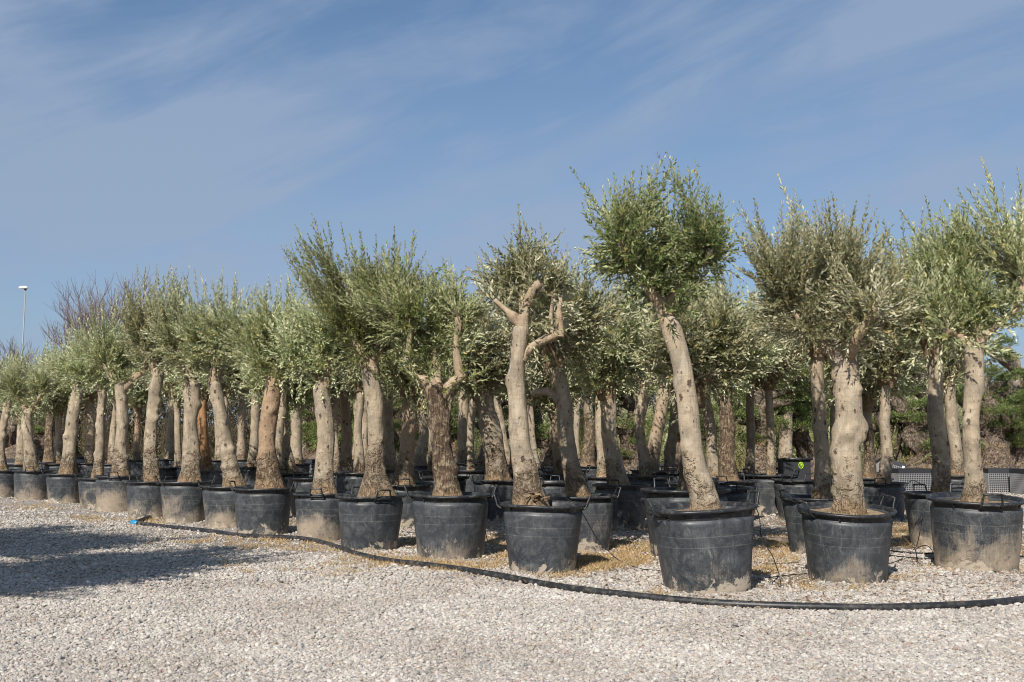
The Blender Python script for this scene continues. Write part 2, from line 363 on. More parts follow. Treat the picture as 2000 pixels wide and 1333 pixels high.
b.inputs['Roughness'].default_value = 0.95
bp = N(t, 'ShaderNodeBump', i_Strength=1.0, i_Distance=0.02); L(t, sn, bp.inputs['Height']); L(t, bp.outputs[0], b.inputs['Normal'])

PEB = [(0.0, (0.54, 0.49, 0.43)), (0.18, (0.45, 0.415, 0.37)), (0.36, (0.60, 0.555, 0.50)), (0.50, (0.37, 0.355, 0.335)), (0.60, (0.50, 0.435, 0.37)),
       (0.72, (0.43, 0.365, 0.305)), (0.79, (0.65, 0.61, 0.55)), (0.91, (0.29, 0.28, 0.27)), (0.97, (0.39, 0.29, 0.235))]
M_peb, t, b = newmat('pebble'); oi = t.nodes.new('ShaderNodeObjectInfo')
pc = ramp(t, oi.outputs['Random'], PEB, 'CONSTANT').outputs[0]
tcg = t.nodes.new('ShaderNodeTexCoord'); pn = noise(t, tcg.outputs['Object'], 1.6, 3)
gpo = t.nodes.new('ShaderNodeNewGeometry')
pd = ramp(t, noise(t, gpo.outputs['Position'], 0.9, 5, 0.6), [(0.36, (0.79, 0.765, 0.74)), (0.60, (1.0, 1.0, 1.0))]).outputs[0]
pcc = mixc(t, 1.0, mixc(t, 1.0, pc, ramp(t, pn, [(0.3, 0.80), (0.7, 1.04)]).outputs[0], 'MULTIPLY'), pd, 'MULTIPLY')
L(t, pcc, b.inputs['Base Color'])
b.inputs['Roughness'].default_value = 0.8
M_gr, t, b = newmat('gravel_ground')
tcg = t.nodes.new('ShaderNodeTexCoord'); gc = tcg.outputs['Object']
wv = t.nodes.new('ShaderNodeVectorMath'); wv.operation = 'ADD'
nn = N(t, 'ShaderNodeTexNoise', i_Scale=9.0, i_Detail=3.0); L(t, gc, nn.inputs['Vector'])
sc_ = t.nodes.new('ShaderNodeVectorMath'); sc_.operation = 'SCALE'; sc_.inputs['Scale'].default_value = 0.05; L(t, nn.outputs[1], sc_.inputs[0])
L(t, gc, wv.inputs[0]); L(t, sc_.outputs[0], wv.inputs[1])
vo = N(t, 'ShaderNodeTexVoronoi', i_Scale=42.0); L(t, wv.outputs[0], vo.inputs['Vector'])
ve = N(t, 'ShaderNodeTexVoronoi', i_Scale=42.0, feature='DISTANCE_TO_EDGE'); L(t, wv.outputs[0], ve.inputs['Vector'])
sr = t.nodes.new('ShaderNodeSeparateColor'); L(t, vo.outputs['Color'], sr.inputs[0])
gcol = ramp(t, sr.outputs[0], PEB, 'CONSTANT').outputs[0]
gcol = mixc(t, ramp(t, ve.outputs[0], [(0.0, 0.8), (0.08, 0.0)]).outputs[0], gcol, (0.16, 0.125, 0.09))
spg = t.nodes.new('ShaderNodeSeparateXYZ'); L(t, gc, spg.inputs[0])
# trodden earth and litter between the pots (behind the hose line)
line = math_(t, 'ADD', spg.outputs[1], math_(t, 'MULTIPLY', spg.outputs[0], 1.12))
lm = ramp(t, math_(t, 'DIVIDE', line, 40.0), [(0.245, 0.0), (0.30, 1.0)]).outputs[0]
en = noise(t, gc, 2.3, 6, 0.65)
earth = math_(t, 'MULTIPLY', ramp(t, math_(t, 'ADD', en, math_(t, 'MULTIPLY', lm, 0.18)), [(0.56, 0.0), (0.68, 1.0)]).outputs[0], 0.85)
ecol = ramp(t, noise(t, gc, 30, 5, 0.7), [(0.35, (0.16, 0.095, 0.045)), (0.55, (0.34, 0.22, 0.11)), (0.7, (0.46, 0.34, 0.2))]).outputs[0]
gcol = mixc(t, earth, gcol, ecol)
gcol = mixc(t, math_(t, 'MULTIPLY', ramp(t, noise(t, gc, 0.8, 4), [(0.4, 0.0), (0.7, 1.0)]).outputs[0], 0.25), gcol, (0.40, 0.34, 0.27))
L(t, gcol, b.inputs['Base Color']); b.inputs['Roughness'].default_value = 0.9
bp = N(t, 'ShaderNodeBump', i_Strength=1.0, i_Distance=0.015)
L(t, ramp(t, ve.outputs[0], [(0.0, 0.0), (0.35, 1.0)], 'EASE').outputs[0], bp.inputs['Height']); L(t, bp.outputs[0], b.inputs['Normal'])
M_hose, t, b = newmat('black_hose'); oc, rc, _ = objcoord(t)
L(t, mixc(t, ramp(t, noise(t, rc, 18, 6, 0.75), [(0.48, 0.0), (0.72, 1.0)]).outputs[0], (0.016, 0.017, 0.019), (0.13, 0.115, 0.095)), b.inputs['Base Color']); b.inputs['Roughness'].default_value = 0.45
M_drip, t, b = newmat('drip_tube'); b.inputs['Base Color'].default_value = (0.012, 0.012, 0.013, 1); b.inputs['Roughness'].default_value = 0.5
M_blue, t, b = newmat('blue_plastic'); b.inputs['Base Color'].default_value = (0.02, 0.24, 0.44, 1); b.inputs['Roughness'].default_value = 0.4
M_dry, t, b = newmat('dry_grass'); at_n = N(t, 'ShaderNodeAttribute', attribute_name='tone')
L(t, ramp(t, at_n.outputs['Fac'], [(0, (0.30, 0.18, 0.075)), (0.6, (0.46, 0.32, 0.16)), (0.93, (0.55, 0.42, 0.22)), (1.0, (0.12, 0.18, 0.05))]).outputs[0], b.inputs['Base Color']); b.inputs['Roughness'].default_value = 0.8
M_wire, t, b = newmat('grey_mesh_wire'); b.inputs['Base Color'].default_value = (0.26, 0.26, 0.265, 1); b.inputs['Roughness'].default_value = 0.5
M_lin, t, b = newmat('black_liner'); b.inputs['Base Color'].default_value = (0.022, 0.024, 0.028, 1); b.inputs['Roughness'].default_value = 0.6
M_lamp, t, b = newmat('lamp_white'); b.inputs['Base Color'].default_value = (0.8, 0.8, 0.8, 1)
M_pole, t, b = newmat('galvanised_pole'); b.inputs['Base Color'].default_value = (0.28, 0.29, 0.27, 1); b.inputs['Roughness'].default_value = 0.5
M_bare, t, b = newmat('bare_twigs'); b.inputs['Base Color'].default_value = (0.20, 0.135, 0.12, 1); b.inputs['Roughness'].default_value = 0.9
M_lime, t, b = newmat('lime_paint'); b.inputs['Base Color'].default_value = (0.45, 0.75, 0.02, 1)
M_white, t, b = newmat('white_film'); b.inputs['Base Color'].default_value = (0.75, 0.76, 0.78, 1)
M_grass, t, b = newmat('far_grass'); tcg = t.nodes.new('ShaderNodeTexCoord')
L(t, ramp(t, noise(t, tcg.outputs['Object'], 1.5, 6), [(0.4, (0.06, 0.09, 0.025)), (0.62, (0.16, 0.14, 0.07))]).outputs[0], b.inputs['Base Color'])

# ------------------------------------------------------------------ foliage
def leaf_arrays(P, D, Nn, Ln, Wd, g):
    """rhombic folded leaves: base P, direction D, upper normal Nn"""
    S = np.cross(D, Nn); S /= np.linalg.norm(S, axis=1)[:, None] + 1e-9
    Nn = np.cross(S, D)
    Ln = Ln[:, None]; Wd = Wd[:, None]
    mid = P + D * Ln * 0.48 - Nn * Wd * 0.02
    a = P; b_ = mid + S * Wd * 0.5 + Nn * Wd * 0.16; c = P + D * Ln - Nn * Ln * g.uniform(-0.05, 0.14, (len(P), 1)); d = mid - S * Wd * 0.5 + Nn * Wd * 0.16
    V = np.stack([a, b_, c, d], 1).reshape(-1, 3)
    o = np.arange(len(P))[:, None] * 4
    T = np.concatenate([o + [0, 1, 2], o + [0, 2, 3]])
    return V, T
def unit(v): return v / (np.linalg.norm(v, axis=-1, keepdims=True) + 1e-9)

def crown_mesh(anchors, lobes, nshoot, mat, g, leaf=0.056, wr=0.36, spacing=0.024, leafy=(0.32, 0.7), spikes=(), spike=0.25, up=0.5, inner=0.45):
    """shoots run from anchors to tips inside the lobes; leaves in crossed pairs along their outer part"""
    anchors = np.asarray(anchors, float)
    w = np.array([l[2] for l in lobes], float); w /= w.sum()
    starts = []; tips = []
    N0 = nshoot; nshoot = max(12, nshoot // 5)      # sprays first, then the shoots of each spray
    li = g.choice(len(lobes), nshoot, p=w)
    d = unit(g.normal(size=(nshoot, 3))); rr = g.uniform(0.12, 1.0, nshoot) ** 0.50
    ext = np.where((g.random(nshoot) < spike) & (d[:, 2] > -0.05), g.uniform(1.05, 1.42, nshoot), 1.0)
    C = np.array([l[0] for l in lobes])[li]; Rr = np.array([l[1] for l in lobes])[li]
    bump = SNoise(int(g.integers(1e6)), 4.0, 1)(C + d * Rr)
    tip = C + d * Rr * (rr * ext * (1 + 0.30 * bump))[:, None]
    tip[:, 2] += np.where(ext > 1, g.uniform(0, 0.10, nshoot), 0)
    nshoot = N0; ow = g.integers(0, len(tip), N0); stc = tip[ow]
    cdist = np.linalg.norm(tip[:, None] - anchors[None], axis=2) + g.uniform(0, 0.30, (len(tip), len(anchors))) + np.maximum(0, anchors[None, :, 2] - tip[:, None, 2]) * 0.8
    sa = anchors[cdist.argmin(1)] + g.normal(0, 0.03, (len(tip), 3))
    f_ = g.uniform(0.72, 1.10, N0)[:, None]
    spray_st = sa[ow] + (stc - sa[ow]) * g.uniform(0.0, 0.35, (N0, 1))
    tip = sa[ow] + (stc - sa[ow]) * f_ + g.normal(0, 0.085, (N0, 3))
    for s in spikes: tip = np.vstack([tip, np.asarray(s) + g.normal(0, 0.015, 3)])
    n = len(tip)
    # nearest-ish anchor
    dist = np.linalg.norm(tip[:, None] - anchors[None], axis=2) + g.uniform(0, 0.30, (n, len(anchors)))
    dist += np.maximum(0, anchors[None, :, 2] - tip[:, None, 2]) * 0.8
    st = anchors[dist.argmin(1)] + g.normal(0, 0.035, (n, 3)); st[:N0] = spray_st
    ni = int(nshoot * inner)           # short shoots sprouting all along the limbs
    s2 = anchors[g.integers(0, len(anchors), ni)] + g.normal(0, 0.05, (ni, 3)); d2 = unit(g.normal(size=(ni, 3)) + np.array([0, 0, 0.35]))
    st = np.vstack([st, s2]); tip = np.vstack([tip, s2 + d2 * g.uniform(0.18, 0.48, (ni, 1))]); n = len(tip)
    ax = tip - st; ln = np.linalg.norm(ax, axis=1)
    out = ax.copy(); out[:, 2] *= 0.25
    ctrl = st + out * 0.62 + g.normal(0, 0.04, (n, 3)); ctrl[:, 2] += ax[:, 2] * 0.30 - up * 0.0
    LP = []; LD = []; LU = []; LL = []; LT = []
    tw = MB()
    K = 6; ts = np.linspace(0, 1, K)[None, :, None]
    Bz = (1 - ts) ** 2 * st[:, None] + 2 * ts * (1 - ts) * ctrl[:, None] + ts ** 2 * tip[:, None]
    # twig tubes, vectorised three-sided
    T = unit(np.gradient(Bz, axis=1)); ref = np.array([0.31, 0.77, 0.2]); U = unit(np.cross(T, ref)); W = np.cross(T, U)
    rad = np.linspace(1, 0.3, K)[None] * np.clip(ln * 0.004, 0.0016, 0.0045)[:, None]
    rings = np.stack([Bz + (U * math.cos(a) + W * math.sin(a)) * rad[..., None] for a in (0, 2.094, 4.189)], 2)  # n,K,3,3
    TV = rings.reshape(-1, 3); base = np.arange(n)[:, None, None] * (K * 3) + np.arange(K - 1)[None, :, None] * 3 + np.arange(3)[None, None]
    nx = np.arange(n)[:, None, None] * (K * 3) + np.arange(K - 1)[None, :, None] * 3 + np.array([1, 2, 0])[None, None]
    TQ = np.stack([base, nx, nx + 3, base + 3], -1).reshape(-1, 4)
    # leaves
    leafl = np.minimum(g.uniform(leafy[0], leafy[1], n), ln * 0.85)
    shoots = [(Bz[i], leafl[i] / max(ln[i], 0.05), leafl[i]) for i in range(n)]
    st_tone = g.random(n)
    for i, (bz, fr, ll) in enumerate(shoots):
        m = max(3, int(ll / spacing)); u = 1 - fr * np.linspace(0, 1, m) ** 0.9
        u = np.clip(u + g.normal(0, 0.004, m), 0, 1); x = u * (K - 1); k0 = np.minimum(x.astype(int), K - 2); f = (x - k0)[:, None]
        p = bz[k0] * (1 - f) + bz[k0 + 1] * f; dd = unit(bz[k0 + 1] - bz[k0])
        sp_ = (1 - u) / max(fr, 1e-3)
        for sgn in (0, 1):
            ph = (np.arange(m) * 1.571 + sgn * math.pi + i + g.normal(0, 0.35, m))
            aa = unit(np.cross(dd, ref)); bb = np.cross(dd, aa)
            sd = aa * np.cos(ph)[:, None] + bb * np.sin(ph)[:, None]
            an = g.uniform(0.32, 0.85, m)[:, None] * (0.55 + 0.45 * np.minimum(1, sp_ * 3))[:, None]
            ldir = unit(dd * np.cos(an) + sd * np.sin(an) + g.normal(0, 0.10, (m, 3)))
            keep = g.random(m) < 0.93
            LP.append(p[keep]); LD.append(ldir[keep]); LU.append((dd * np.sin(an) - sd * np.cos(an) + g.normal(0, .55, (m, 3)))[keep])
            LL.append((leaf * g.uniform(0.7, 1.2, m) * (0.62 + 0.38 * np.minimum(1, sp_ * 2.5)))[keep])
            LT.append(np.clip(0.6 * g.random(m) + 0.4 * st_tone[i] + np.where(g.random(m) < 0.015, 0.6, 0), 0, 1)[keep])
    LP = np.concatenate(LP); LD = np.concatenate(LD); LU = np.concatenate(LU); LL = np.concatenate(LL); LT = np.concatenate(LT)
    V, T3 = leaf_arrays(LP, LD, unit(LU), LL, LL * wr * g.uniform(0.8, 1.2, len(LL)), g)
    cm = mesh('crown', V, [T3], [mat], smooth=False, attrs={'tone': np.repeat(LT, 4)})
    tm = mesh('twigs', TV, [TQ], [M_twig])
    return cm, tm

# ------------------------------------------------------------------ wood
def trunk_mesh(C, rad, seed, seg=22, lobes=0.07, lump=0.05, knots=6, flare=0.35, rough=0.0, mat=None, flareh=0.22, cap=True, name='trunk', step=0.035, kamp=1.0):
    g = np.random.default_rng(seed)
    C = catmull(C, step); n = len(C)
    s = np.concatenate([[0], np.cumsum(np.linalg.norm(np.diff(C, axis=0), axis=1))]); Lh = s[-1]
    r = np.interp(s / Lh, np.linspace(0, 1, len(rad)), rad)
    n1 = SNoise(seed, 5, 3); n2 = SNoise(seed + 1, 30, 3); ph = g.uniform(0, 6.28, 4)
    kn = [(g.uniform(0.15, 0.97) * Lh, g.uniform(0, 6.28), g.uniform(0.018, 0.05), g.uniform(0.25, 0.75)) for _ in range(knots)]
    if name == 'trunk' and cap:
        q_ = np.clip((s - (Lh - 0.10)) / 0.10, 0, 1); r = r * np.sqrt(1 - 0.93 * q_ ** 2.2)
    rm = float(np.mean(rad))
    def disp(P, th, ss):
        z = ss[:, None]; t_ = th[None]
        f = 1 + lobes * (np.sin(2 * t_ + ph[0] + z * 1.3) * 0.6 + np.sin(3 * t_ + ph[1] - z * 1.9) * 0.6 + np.sin(5 * t_ + ph[2] + z) * 0.3)
        f = f + lump * n1(P.reshape(-1, 3)).reshape(P.shape[:2]) + (0.018 + rough) * n2(P.reshape(-1, 3) * np.array([1, 1, 0.35])).reshape(P.shape[:2])
        fl = np.exp(-z / flareh)
        f = f + flare * fl * (0.75 + 0.35 * np.sin(4 * t_ + ph[3]) + 0.25 * np.sin(7 * t_ + ph[1]))
        for (kz, kt, kw, ka) in kn:
            dt = (t_ - kt + math.pi) % (2 * math.pi) - math.pi
            q = ((z - kz) ** 2 + (dt * rm) ** 2) / kw ** 2
            f = f + kamp * ka * (kw / rm) * 1.3 * (np.exp(-q * 0.7) - 0.45 * np.exp(-q * 4))
        return f
    V, Q, T = tube(C, r, seg, disp=disp, cap1=cap, capdome=0.05)
    mi = np.concatenate([np.zeros(len(Q), int), np.ones(len(T), int)])
    return mesh(name, V, [Q, T] if len(T) else [Q], [mat or M_bark, M_cut], midx=mi if len(T) else None), C

# ------------------------------------------------------------------ pots
def pot_meshes(seed, sq=0.0):
    g = np.random.default_rng(seed); seg = 56
    nz = SNoise(seed, 3.5, 2)
    def lathe(prof, name, mat, wob=0.015):
        th = np.linspace(0, 2 * math.pi, seg, endpoint=False)
        k = 1 + sq * (np.abs(np.cos(2 * th)) - 0.5) * -0.10
        V = []
        for (r, z) in prof:
            p = np.stack([np.cos(th) * r * k, np.sin(th) * r * k, np.full(seg, z)], 1)
            w = nz(p) * wob
            p[:, :2] *= (1 + w[:, None] * 2.0); p[:, 2] += w * 0.7 * (z > 0.1); V.append(p)
        V = np.concatenate(V); i = np.arange(len(prof) - 1)[:, None]; j = np.arange(seg)[None]
        a = i * seg + j; b_ = i * seg + (j + 1) % seg
        return V, np.stack([a, b_, b_ + seg, a + seg], -1).reshape(-1, 4)
    prof = [(0.30, 0.0), (0.322, 0.0), (0.334, 0.012), (0.340, 0.04)] + [(0.340 + 0.052 * u, 0.04 + 0.53 * u) for u in np.linspace(0.12, 0.93, 9)]
    prof += [(0.391, 0.555), (0.389, 0.572), (0.380, 0.583), (0.374, 0.592), (0.374, 0.612), (0.380, 0.630), (0.392, 0.640)]
    V, Q = lathe(prof, 'tub', M_pot)
    tub = mesh('tub', V, [Q], [M_pot])
    rp = [(0.413 + 0.020 * math.cos(a), 0.652 + 0.016 * math.sin(a)) for a in np.linspace(-2.2, 2.6, 11)]
    rp += [(0.382, 0.640), (0.374, 0.56)]
    V, Q = lathe(rp, 'rim', M_rim, 0.010)
    mb = MB(); mb.add(V, Q)
    for k in range(4):      # moulding nubs below the rim
        a = k * math.pi / 2 + 0.8
        mb.box(np.array([math.cos(a) * 0.402, math.sin(a) * 0.402, 0.622]), (0.012, 0.012, 0.035))
    rim = mb.build('rim', M_rim)
    # handle at +x: two uprights and a grip, leaning outwards
    hb = MB()
    for s in (-1, 1):
        P = [(0.392, s * 0.095, 0.618), (0.436, s * 0.092, 0.640), (0.456, s * 0.083, 0.695), (0.476, s * 0.076, 0.748)]
        hb.tube(catmull(P, 0.012), 0.0095, 8, cap0=True)
    hb.tube(catmull([(0.474, -0.084, 0.744), (0.482, -0.03, 0.750), (0.482, 0.03, 0.750), (0.474, 0.084, 0.744)], 0.02), 0.0105, 8, cap0=True)
    hb.tube(catmull([(0.432, -0.095, 0.640), (0.440, 0, 0.645), (0.432, 0.095, 0.640)], 0.03), 0.010, 8, cap0=True)
    handle = hb.build('handle', M_rim)
    # soil with uneven surface
    n = 11; V = [(0, 0, 0.625)]
    for i in range(1, n):
        for j in range(28):
            a = j / 28 * 2 * math.pi; r = 0.378 * i / (n - 1)
            V.append((r * math.cos(a), r * math.sin(a), 0.612 + 0.012 * (1 - i / n)))
    V = np.array(V); V[:, 2] += SNoise(seed + 9, 14, 3)(V) * 0.010
    T = [(0, 1 + j, 1 + (j + 1) % 28) for j in range(28)]; Q = []
    for i in range(1, n - 1):
        for j in range(28):
            a = 1 + (i - 1) * 28 + j; b_ = 1 + (i - 1) * 28 + (j + 1) % 28; Q.append((a, a + 28, b_ + 28, b_))
    soil = mesh('soil', V, [np.array(T), np.array(Q)], [M_soil])
    return tub, rim, handle, soil
POTS = [pot_meshes(s, q) for s, q in ((11, 0.0), (23, 0.5), (35, 1.0), (47, 0.2), (59, 0.7), (71, 0.3))]
POT_GROUP = 'black plastic nursery pots'
ALLPOTS = []
def pot(label, X, Y, rotz=0.0, dirt=0.3, kind=0, scale=1.0, tilt=(0, 0), lift=0.0):
    o = thing('plant_pot', label, 'pot', (X, Y, -0.022 + lift), (R(tilt[0]), R(tilt[1]), 0), POT_GROUP)
    o.scale = (scale, scale, scale)
    tub, rim, handle, soil = POTS[kind]
    a = R(rotz)
    for nm, me in (('tub', tub), ('rim', rim), ('soil', soil)):
        c = link(nm, me, o, rot=(0, 0, a)); c['dirt'] = float(dirt)
    for k in (0, math.pi): link('handle', handle, o, rot=(0, 0, a + k))
    ALLPOTS.append((X, Y, scale, label))
    return o

# ------------------------------------------------------------------ the ground
def ground_mesh():
    xs = np.concatenate([[-900, -300, -100, -50], np.linspace(-26, 26, 53), [50, 100, 300, 900]])
    ys = np.concatenate([[-60, -20, -5], np.linspace(0, 44, 56), [60, 100, 200, 500, 1300]])
    X, Y = np.meshgrid(xs, ys); nz = SNoise(3, 1.1, 2)
    P = np.stack([X.ravel(), Y.ravel(), np.zeros(X.size)], 1)
    P[:, 2] = nz(P) * 0.0015 * (np.abs(P[:, 1] - 20) < 24)
    nx = len(xs); i = np.arange(len(ys) - 1)[:, None]; j = np.arange(nx - 1)[None]; a = i * nx + j
    return mesh('ground', P, [np.stack([a, a + 1, a + nx + 1, a + nx], -1).reshape(-1, 4)], [M_gr])
tag(link('ground', ground_mesh()), 'pale gravel ground of the nursery yard', kind='structure')

# pebbles: real stones scattered by geometry nodes where they are large enough to see
def in_view(P, margin=0.25):
    return (np.abs(P[:, 0]) < P[:, 1] * (1000 / F) * 1.03 + margin)
g = np.random.default_rng(5)
pts = []
for (y0, y1, dens, sc) in ((4.7, 6.6, 6800, 1.0), (6.6, 9.0, 4700, 1.08), (9.0, 12.0, 2000, 1.35), (12.0, 17.0, 520, 1.5), (17.0, 27.0, 150, 2.2)):
    w = y1 * (1000 / F) + 0.4; n = int(dens * (y1 - y0) * 2 * w)
    p = np.stack([g.uniform(-w, w, n), g.uniform(y0, y1, n), np.zeros(n)], 1); p = p[in_view(p)]
    s = np.exp(g.normal(0, 0.32, len(p))) * 0.0070 * sc
    pts.append(np.column_stack([p, s]))
pts = np.concatenate(pts)
patches = [(900, 1108, 70, 8, 900), (800, 1098, 70, 9, 600), (1000, 1090, 60, 12, 500), (1190, 1095, 80, 12, 1500), (1150, 1105, 50, 8, 500), (1240, 1070, 50, 14, 500), (1510, 1090, 45, 14, 700), (1500, 1115, 40, 7, 300),
           (1540, 1060, 40, 15, 250), (1780, 1050, 60, 22, 900), (1760, 1030, 60, 15, 500), (1700, 1125, 60, 9, 200), (1985, 1060, 40, 25, 350), (960, 1055, 30, 10, 250), (540, 1062, 90, 8, 500), (720, 1095, 60, 10, 500),
           (620, 1075, 60, 6, 250), (420, 1055, 80, 10, 300), (640, 1110, 120, 10, 200), (1090, 1120, 60, 8, 250), (1640, 1148, 80, 6, 160), (200, 1012, 80, 6, 400), (60, 990, 60, 5, 300), (320, 1020, 60, 5, 300), (800, 1060, 30, 8, 200), (1270, 1160, 80, 6, 60), (1940, 1110, 80, 8, 220), (450, 1100, 60, 15, 150)]
cp, sp2 = math.cos(PITCH), math.sin(PITCH)
zz = -CH; fy = pts[:, 1] * cp + zz * sp2; fz = -pts[:, 1] * sp2 + zz * cp
qx = 1000 + F * pts[:, 0] / fy; qy = 666.5 - F * fz / fy
keep = np.ones(len(pts), bool)
for (px, py, rx, ry, n) in patches:
    if n < 230: continue
    e = ((qx - px) / rx) ** 2 + ((qy - py) / ry) ** 2
    keep &= ~((e < 1.3) & (g.random(len(pts)) < 0.6))
yl = np.interp(qx, [0, 260, 620, 1000, 1400, 2000], [985, 1020, 1058, 1112, 1150, 1150])
keep &= ~((qy < yl) & (SNoise(31, 2.6, 3)(pts[:, :3]) > 0.12) & (g.random(len(pts)) < 0.72))
pts = pts[keep]
pts[:, 2] = g.uniform(-0.2, 0.75, len(pts)) * pts[:, 3]
gm = bpy.data.meshes.new('gravel'); gm.vertices.add(len(pts)); gm.vertices.foreach_set('co', pts[:, :3].astype(np.float32).ravel())
a_ = gm.attributes.new('stone_scale', 'FLOAT_VECTOR', 'POINT')
a_.data.foreach_set('vector', (pts[:, 3:4] * g.uniform([0.75, 0.75, 0.45], [1.35, 1.35, 0.9], (len(pts), 3))).astype(np.float32).ravel())
a_ = gm.attributes.new('stone_rot', 'FLOAT_VECTOR', 'POINT')
a_.data.foreach_set('vector', g.uniform([-0.5, -0.5, 0], [0.5, 0.5, 6.28], (len(pts), 3)).astype(np.float32).ravel())
a_ = gm.attributes.new('stone_pick', 'INT', 'POINT'); a_.data.foreach_set('value', g.integers(0, 5, len(pts)).astype(np.int32))
gm.update()
go = tag(link('gravel', gm), 'loose pale rounded gravel stones covering the yard', kind='stuff')
ng = bpy.data.node_groups.new('scatter_gravel', 'GeometryNodeTree')
ng.interface.new_socket('Geometry', in_out='INPUT', socket_type='NodeSocketGeometry'); ng.interface.new_socket('Geometry', in_out='OUTPUT', socket_type='NodeSocketGeometry')
gi = ng.nodes.new('NodeGroupInput'); goo = ng.nodes.new('NodeGroupOutput')
g2i = ng.nodes.new('GeometryNodeGeometryToInstance')
for k in range(5):
    ico = ng.nodes.new('GeometryNodeMeshIcoSphere'); ico.inputs['Subdivisions'].default_value = 2; ico.inputs['Radius'].default_value = 1
    sp_ = ng.nodes.new('GeometryNodeSetPosition'); L(ng, ico.outputs[0], sp_.inputs[0])
    nt = ng.nodes.new('ShaderNodeTexNoise'); nt.noise_dimensions = '4D'; nt.inputs['W'].default_value = k * 3.7; nt.inputs['Scale'].default_value = 0.9; nt.inputs['Detail'].default_value = 1
    sb = ng.nodes.new('ShaderNodeVectorMath'); sb.operation = 'SUBTRACT'; sb.inputs[1].default_value = (0.5, 0.5, 0.5); L(ng, nt.outputs[1], sb.inputs[0])
    sl_ = ng.nodes.new('ShaderNodeVectorMath'); sl_.operation = 'SCALE'; sl_.inputs['Scale'].default_value = 1.5; L(ng, sb.outputs[0], sl_.inputs[0])
    L(ng, sl_.outputs[0], sp_.inputs['Offset'])
    sm = ng.nodes.new('GeometryNodeSetMaterial'); sm.inputs['Material'].default_value = M_peb; L(ng, sp_.outputs[0], sm.inputs[0])
    L(ng, sm.outputs[0], g2i.inputs[0])
iop = ng.nodes.new('GeometryNodeInstanceOnPoints'); L(ng, gi.outputs[0], iop.inputs['Points']); L(ng, g2i.outputs[0], iop.inputs['Instance'])
iop.inputs['Pick Instance'].default_value = True
def named(nm, ty):
    n = ng.nodes.new('GeometryNodeInputNamedAttribute'); n.data_type = ty; n.inputs[0].default_value = nm; return n.outputs[0]
L(ng, named('stone_pick', 'INT'), iop.inputs['Instance Index'])
L(ng, named('stone_scale', 'FLOAT_VECTOR'), iop.inputs['Scale'])
L(ng, named('stone_rot', 'FLOAT_VECTOR'), iop.inputs['Rotation'])
L(ng, iop.outputs[0], goo.inputs[0])
md = go.modifiers.new('scatter', 'NODES'); md.node_group = ng

# ------------------------------------------------------------------ front row
TREE_GROUP = 'olive trees potted in rows'
def px_path(P, Y, base):
    return np.array([at(p[0], p[1], Y + (p[2] if len(p) > 2 else 0)) - base for p in P])
def front_tree(label, Y, trunk, wid, lobes, limbs=(), n=420, mat='silver', bark=0.0, warm=0.0, seed=1, knots=9, lump=0.075, rough=0.012,
               leaf=0.058, spikes=(), spike=0.25, leafy=(0.32, 0.72), flare=0.35, seg=26, inner=0.25, wr=0.36, tseg=0.03, kamp=1.45):
    s = F / Y * 1.0
    b3 = at(trunk[0][0], trunk[0][1], Y); base = np.array([b3[0], Y, 0.61])
    o = thing('olive_tree', label, 'tree', tuple(base), group=TREE_GROUP)
    P = px_path(trunk, Y, base); P[:, 2] -= P[0, 2]; P[0, 2] = -0.04
    zoff = b3[2] - 0.61
    me, C = trunk_mesh(P, [0.94 * w / s / 2 for w in wid], seed, seg, knots=knots, lump=lump, rough=rough, flare=flare, step=tseg, kamp=kamp)
    t_ = link('trunk', me, o); t_['bark'] = bark; t_['warm'] = warm
    anchors = [C[-1], C[-3]]
    for i, (lp, lw) in enumerate(limbs):
        Q = px_path(lp, Y, base); Q[:, 2] -= zoff
        me, LC = trunk_mesh(Q, [w / s / 2 for w in lw], seed * 7 + i + 100, 14, lobes=0.05, lump=0.07, knots=3, flare=0.12, flareh=0.06, name='branch', step=0.03)
        c = link('branch', me, o); c['bark'] = 0.06; c['warm'] = warm * 0.5 + 0.22
        anchors += list(LC[len(LC) // 3::2])
    LB = []
    for l in lobes:
        cx, cy, rx, ry = l[:4]
        if seed in (5, 11, 14, 17): rx *= 1.12
        if seed >= 20: rx *= 1.18; cy += 6; ry *= 1.05
        dy = l[4] if len(l) > 4 else 0; wt = l[5] if len(l) > 5 else rx * ry
        c3 = at(cx, cy, Y + dy) - base; c3[2] -= zoff
        LB.append((c3, np.array([rx / s, min(rx, 125) / s, ry / s]), wt))
    spikes = list(spikes)
    if seed >= 20:
        for l in lobes[:3]:
            for _ in range(4): spikes.append((l[0] + random.uniform(-.8, .8) * l[2], l[1] - l[3] * random.uniform(0.85, 1.35)))
    SP = []
    for sx, sy in spikes:
        c3 = at(sx, sy, Y + random.uniform(-0.3, 0.3)) - base; c3[2] -= zoff; SP.append(c3)
    cm, tm = crown_mesh(anchors, LB, int(n * 1.45), LEAF[mat], np.random.default_rng(seed + 500), leaf=leaf * 1.15, spacing=0.028, spikes=SP, spike=spike, leafy=leafy, wr=wr, inner=inner)
    c = link('crown', cm, o); c['kind'] = 'stuff'
    link('twigs', tm, c)
    return o
def pdepth(base_y, sc=1.0): return ground(1000, base_y)[1] + 0.345 * sc
def pot_at(label, px, base_y, **k):
    sc = k.get('scale', 1.0); Y = pdepth(base_y, sc)
    X = (px - 1000) / F * Y / math.cos(PITCH) * 0.995
    return pot(label, at(px, 950, Y)[0], Y, **k), Y

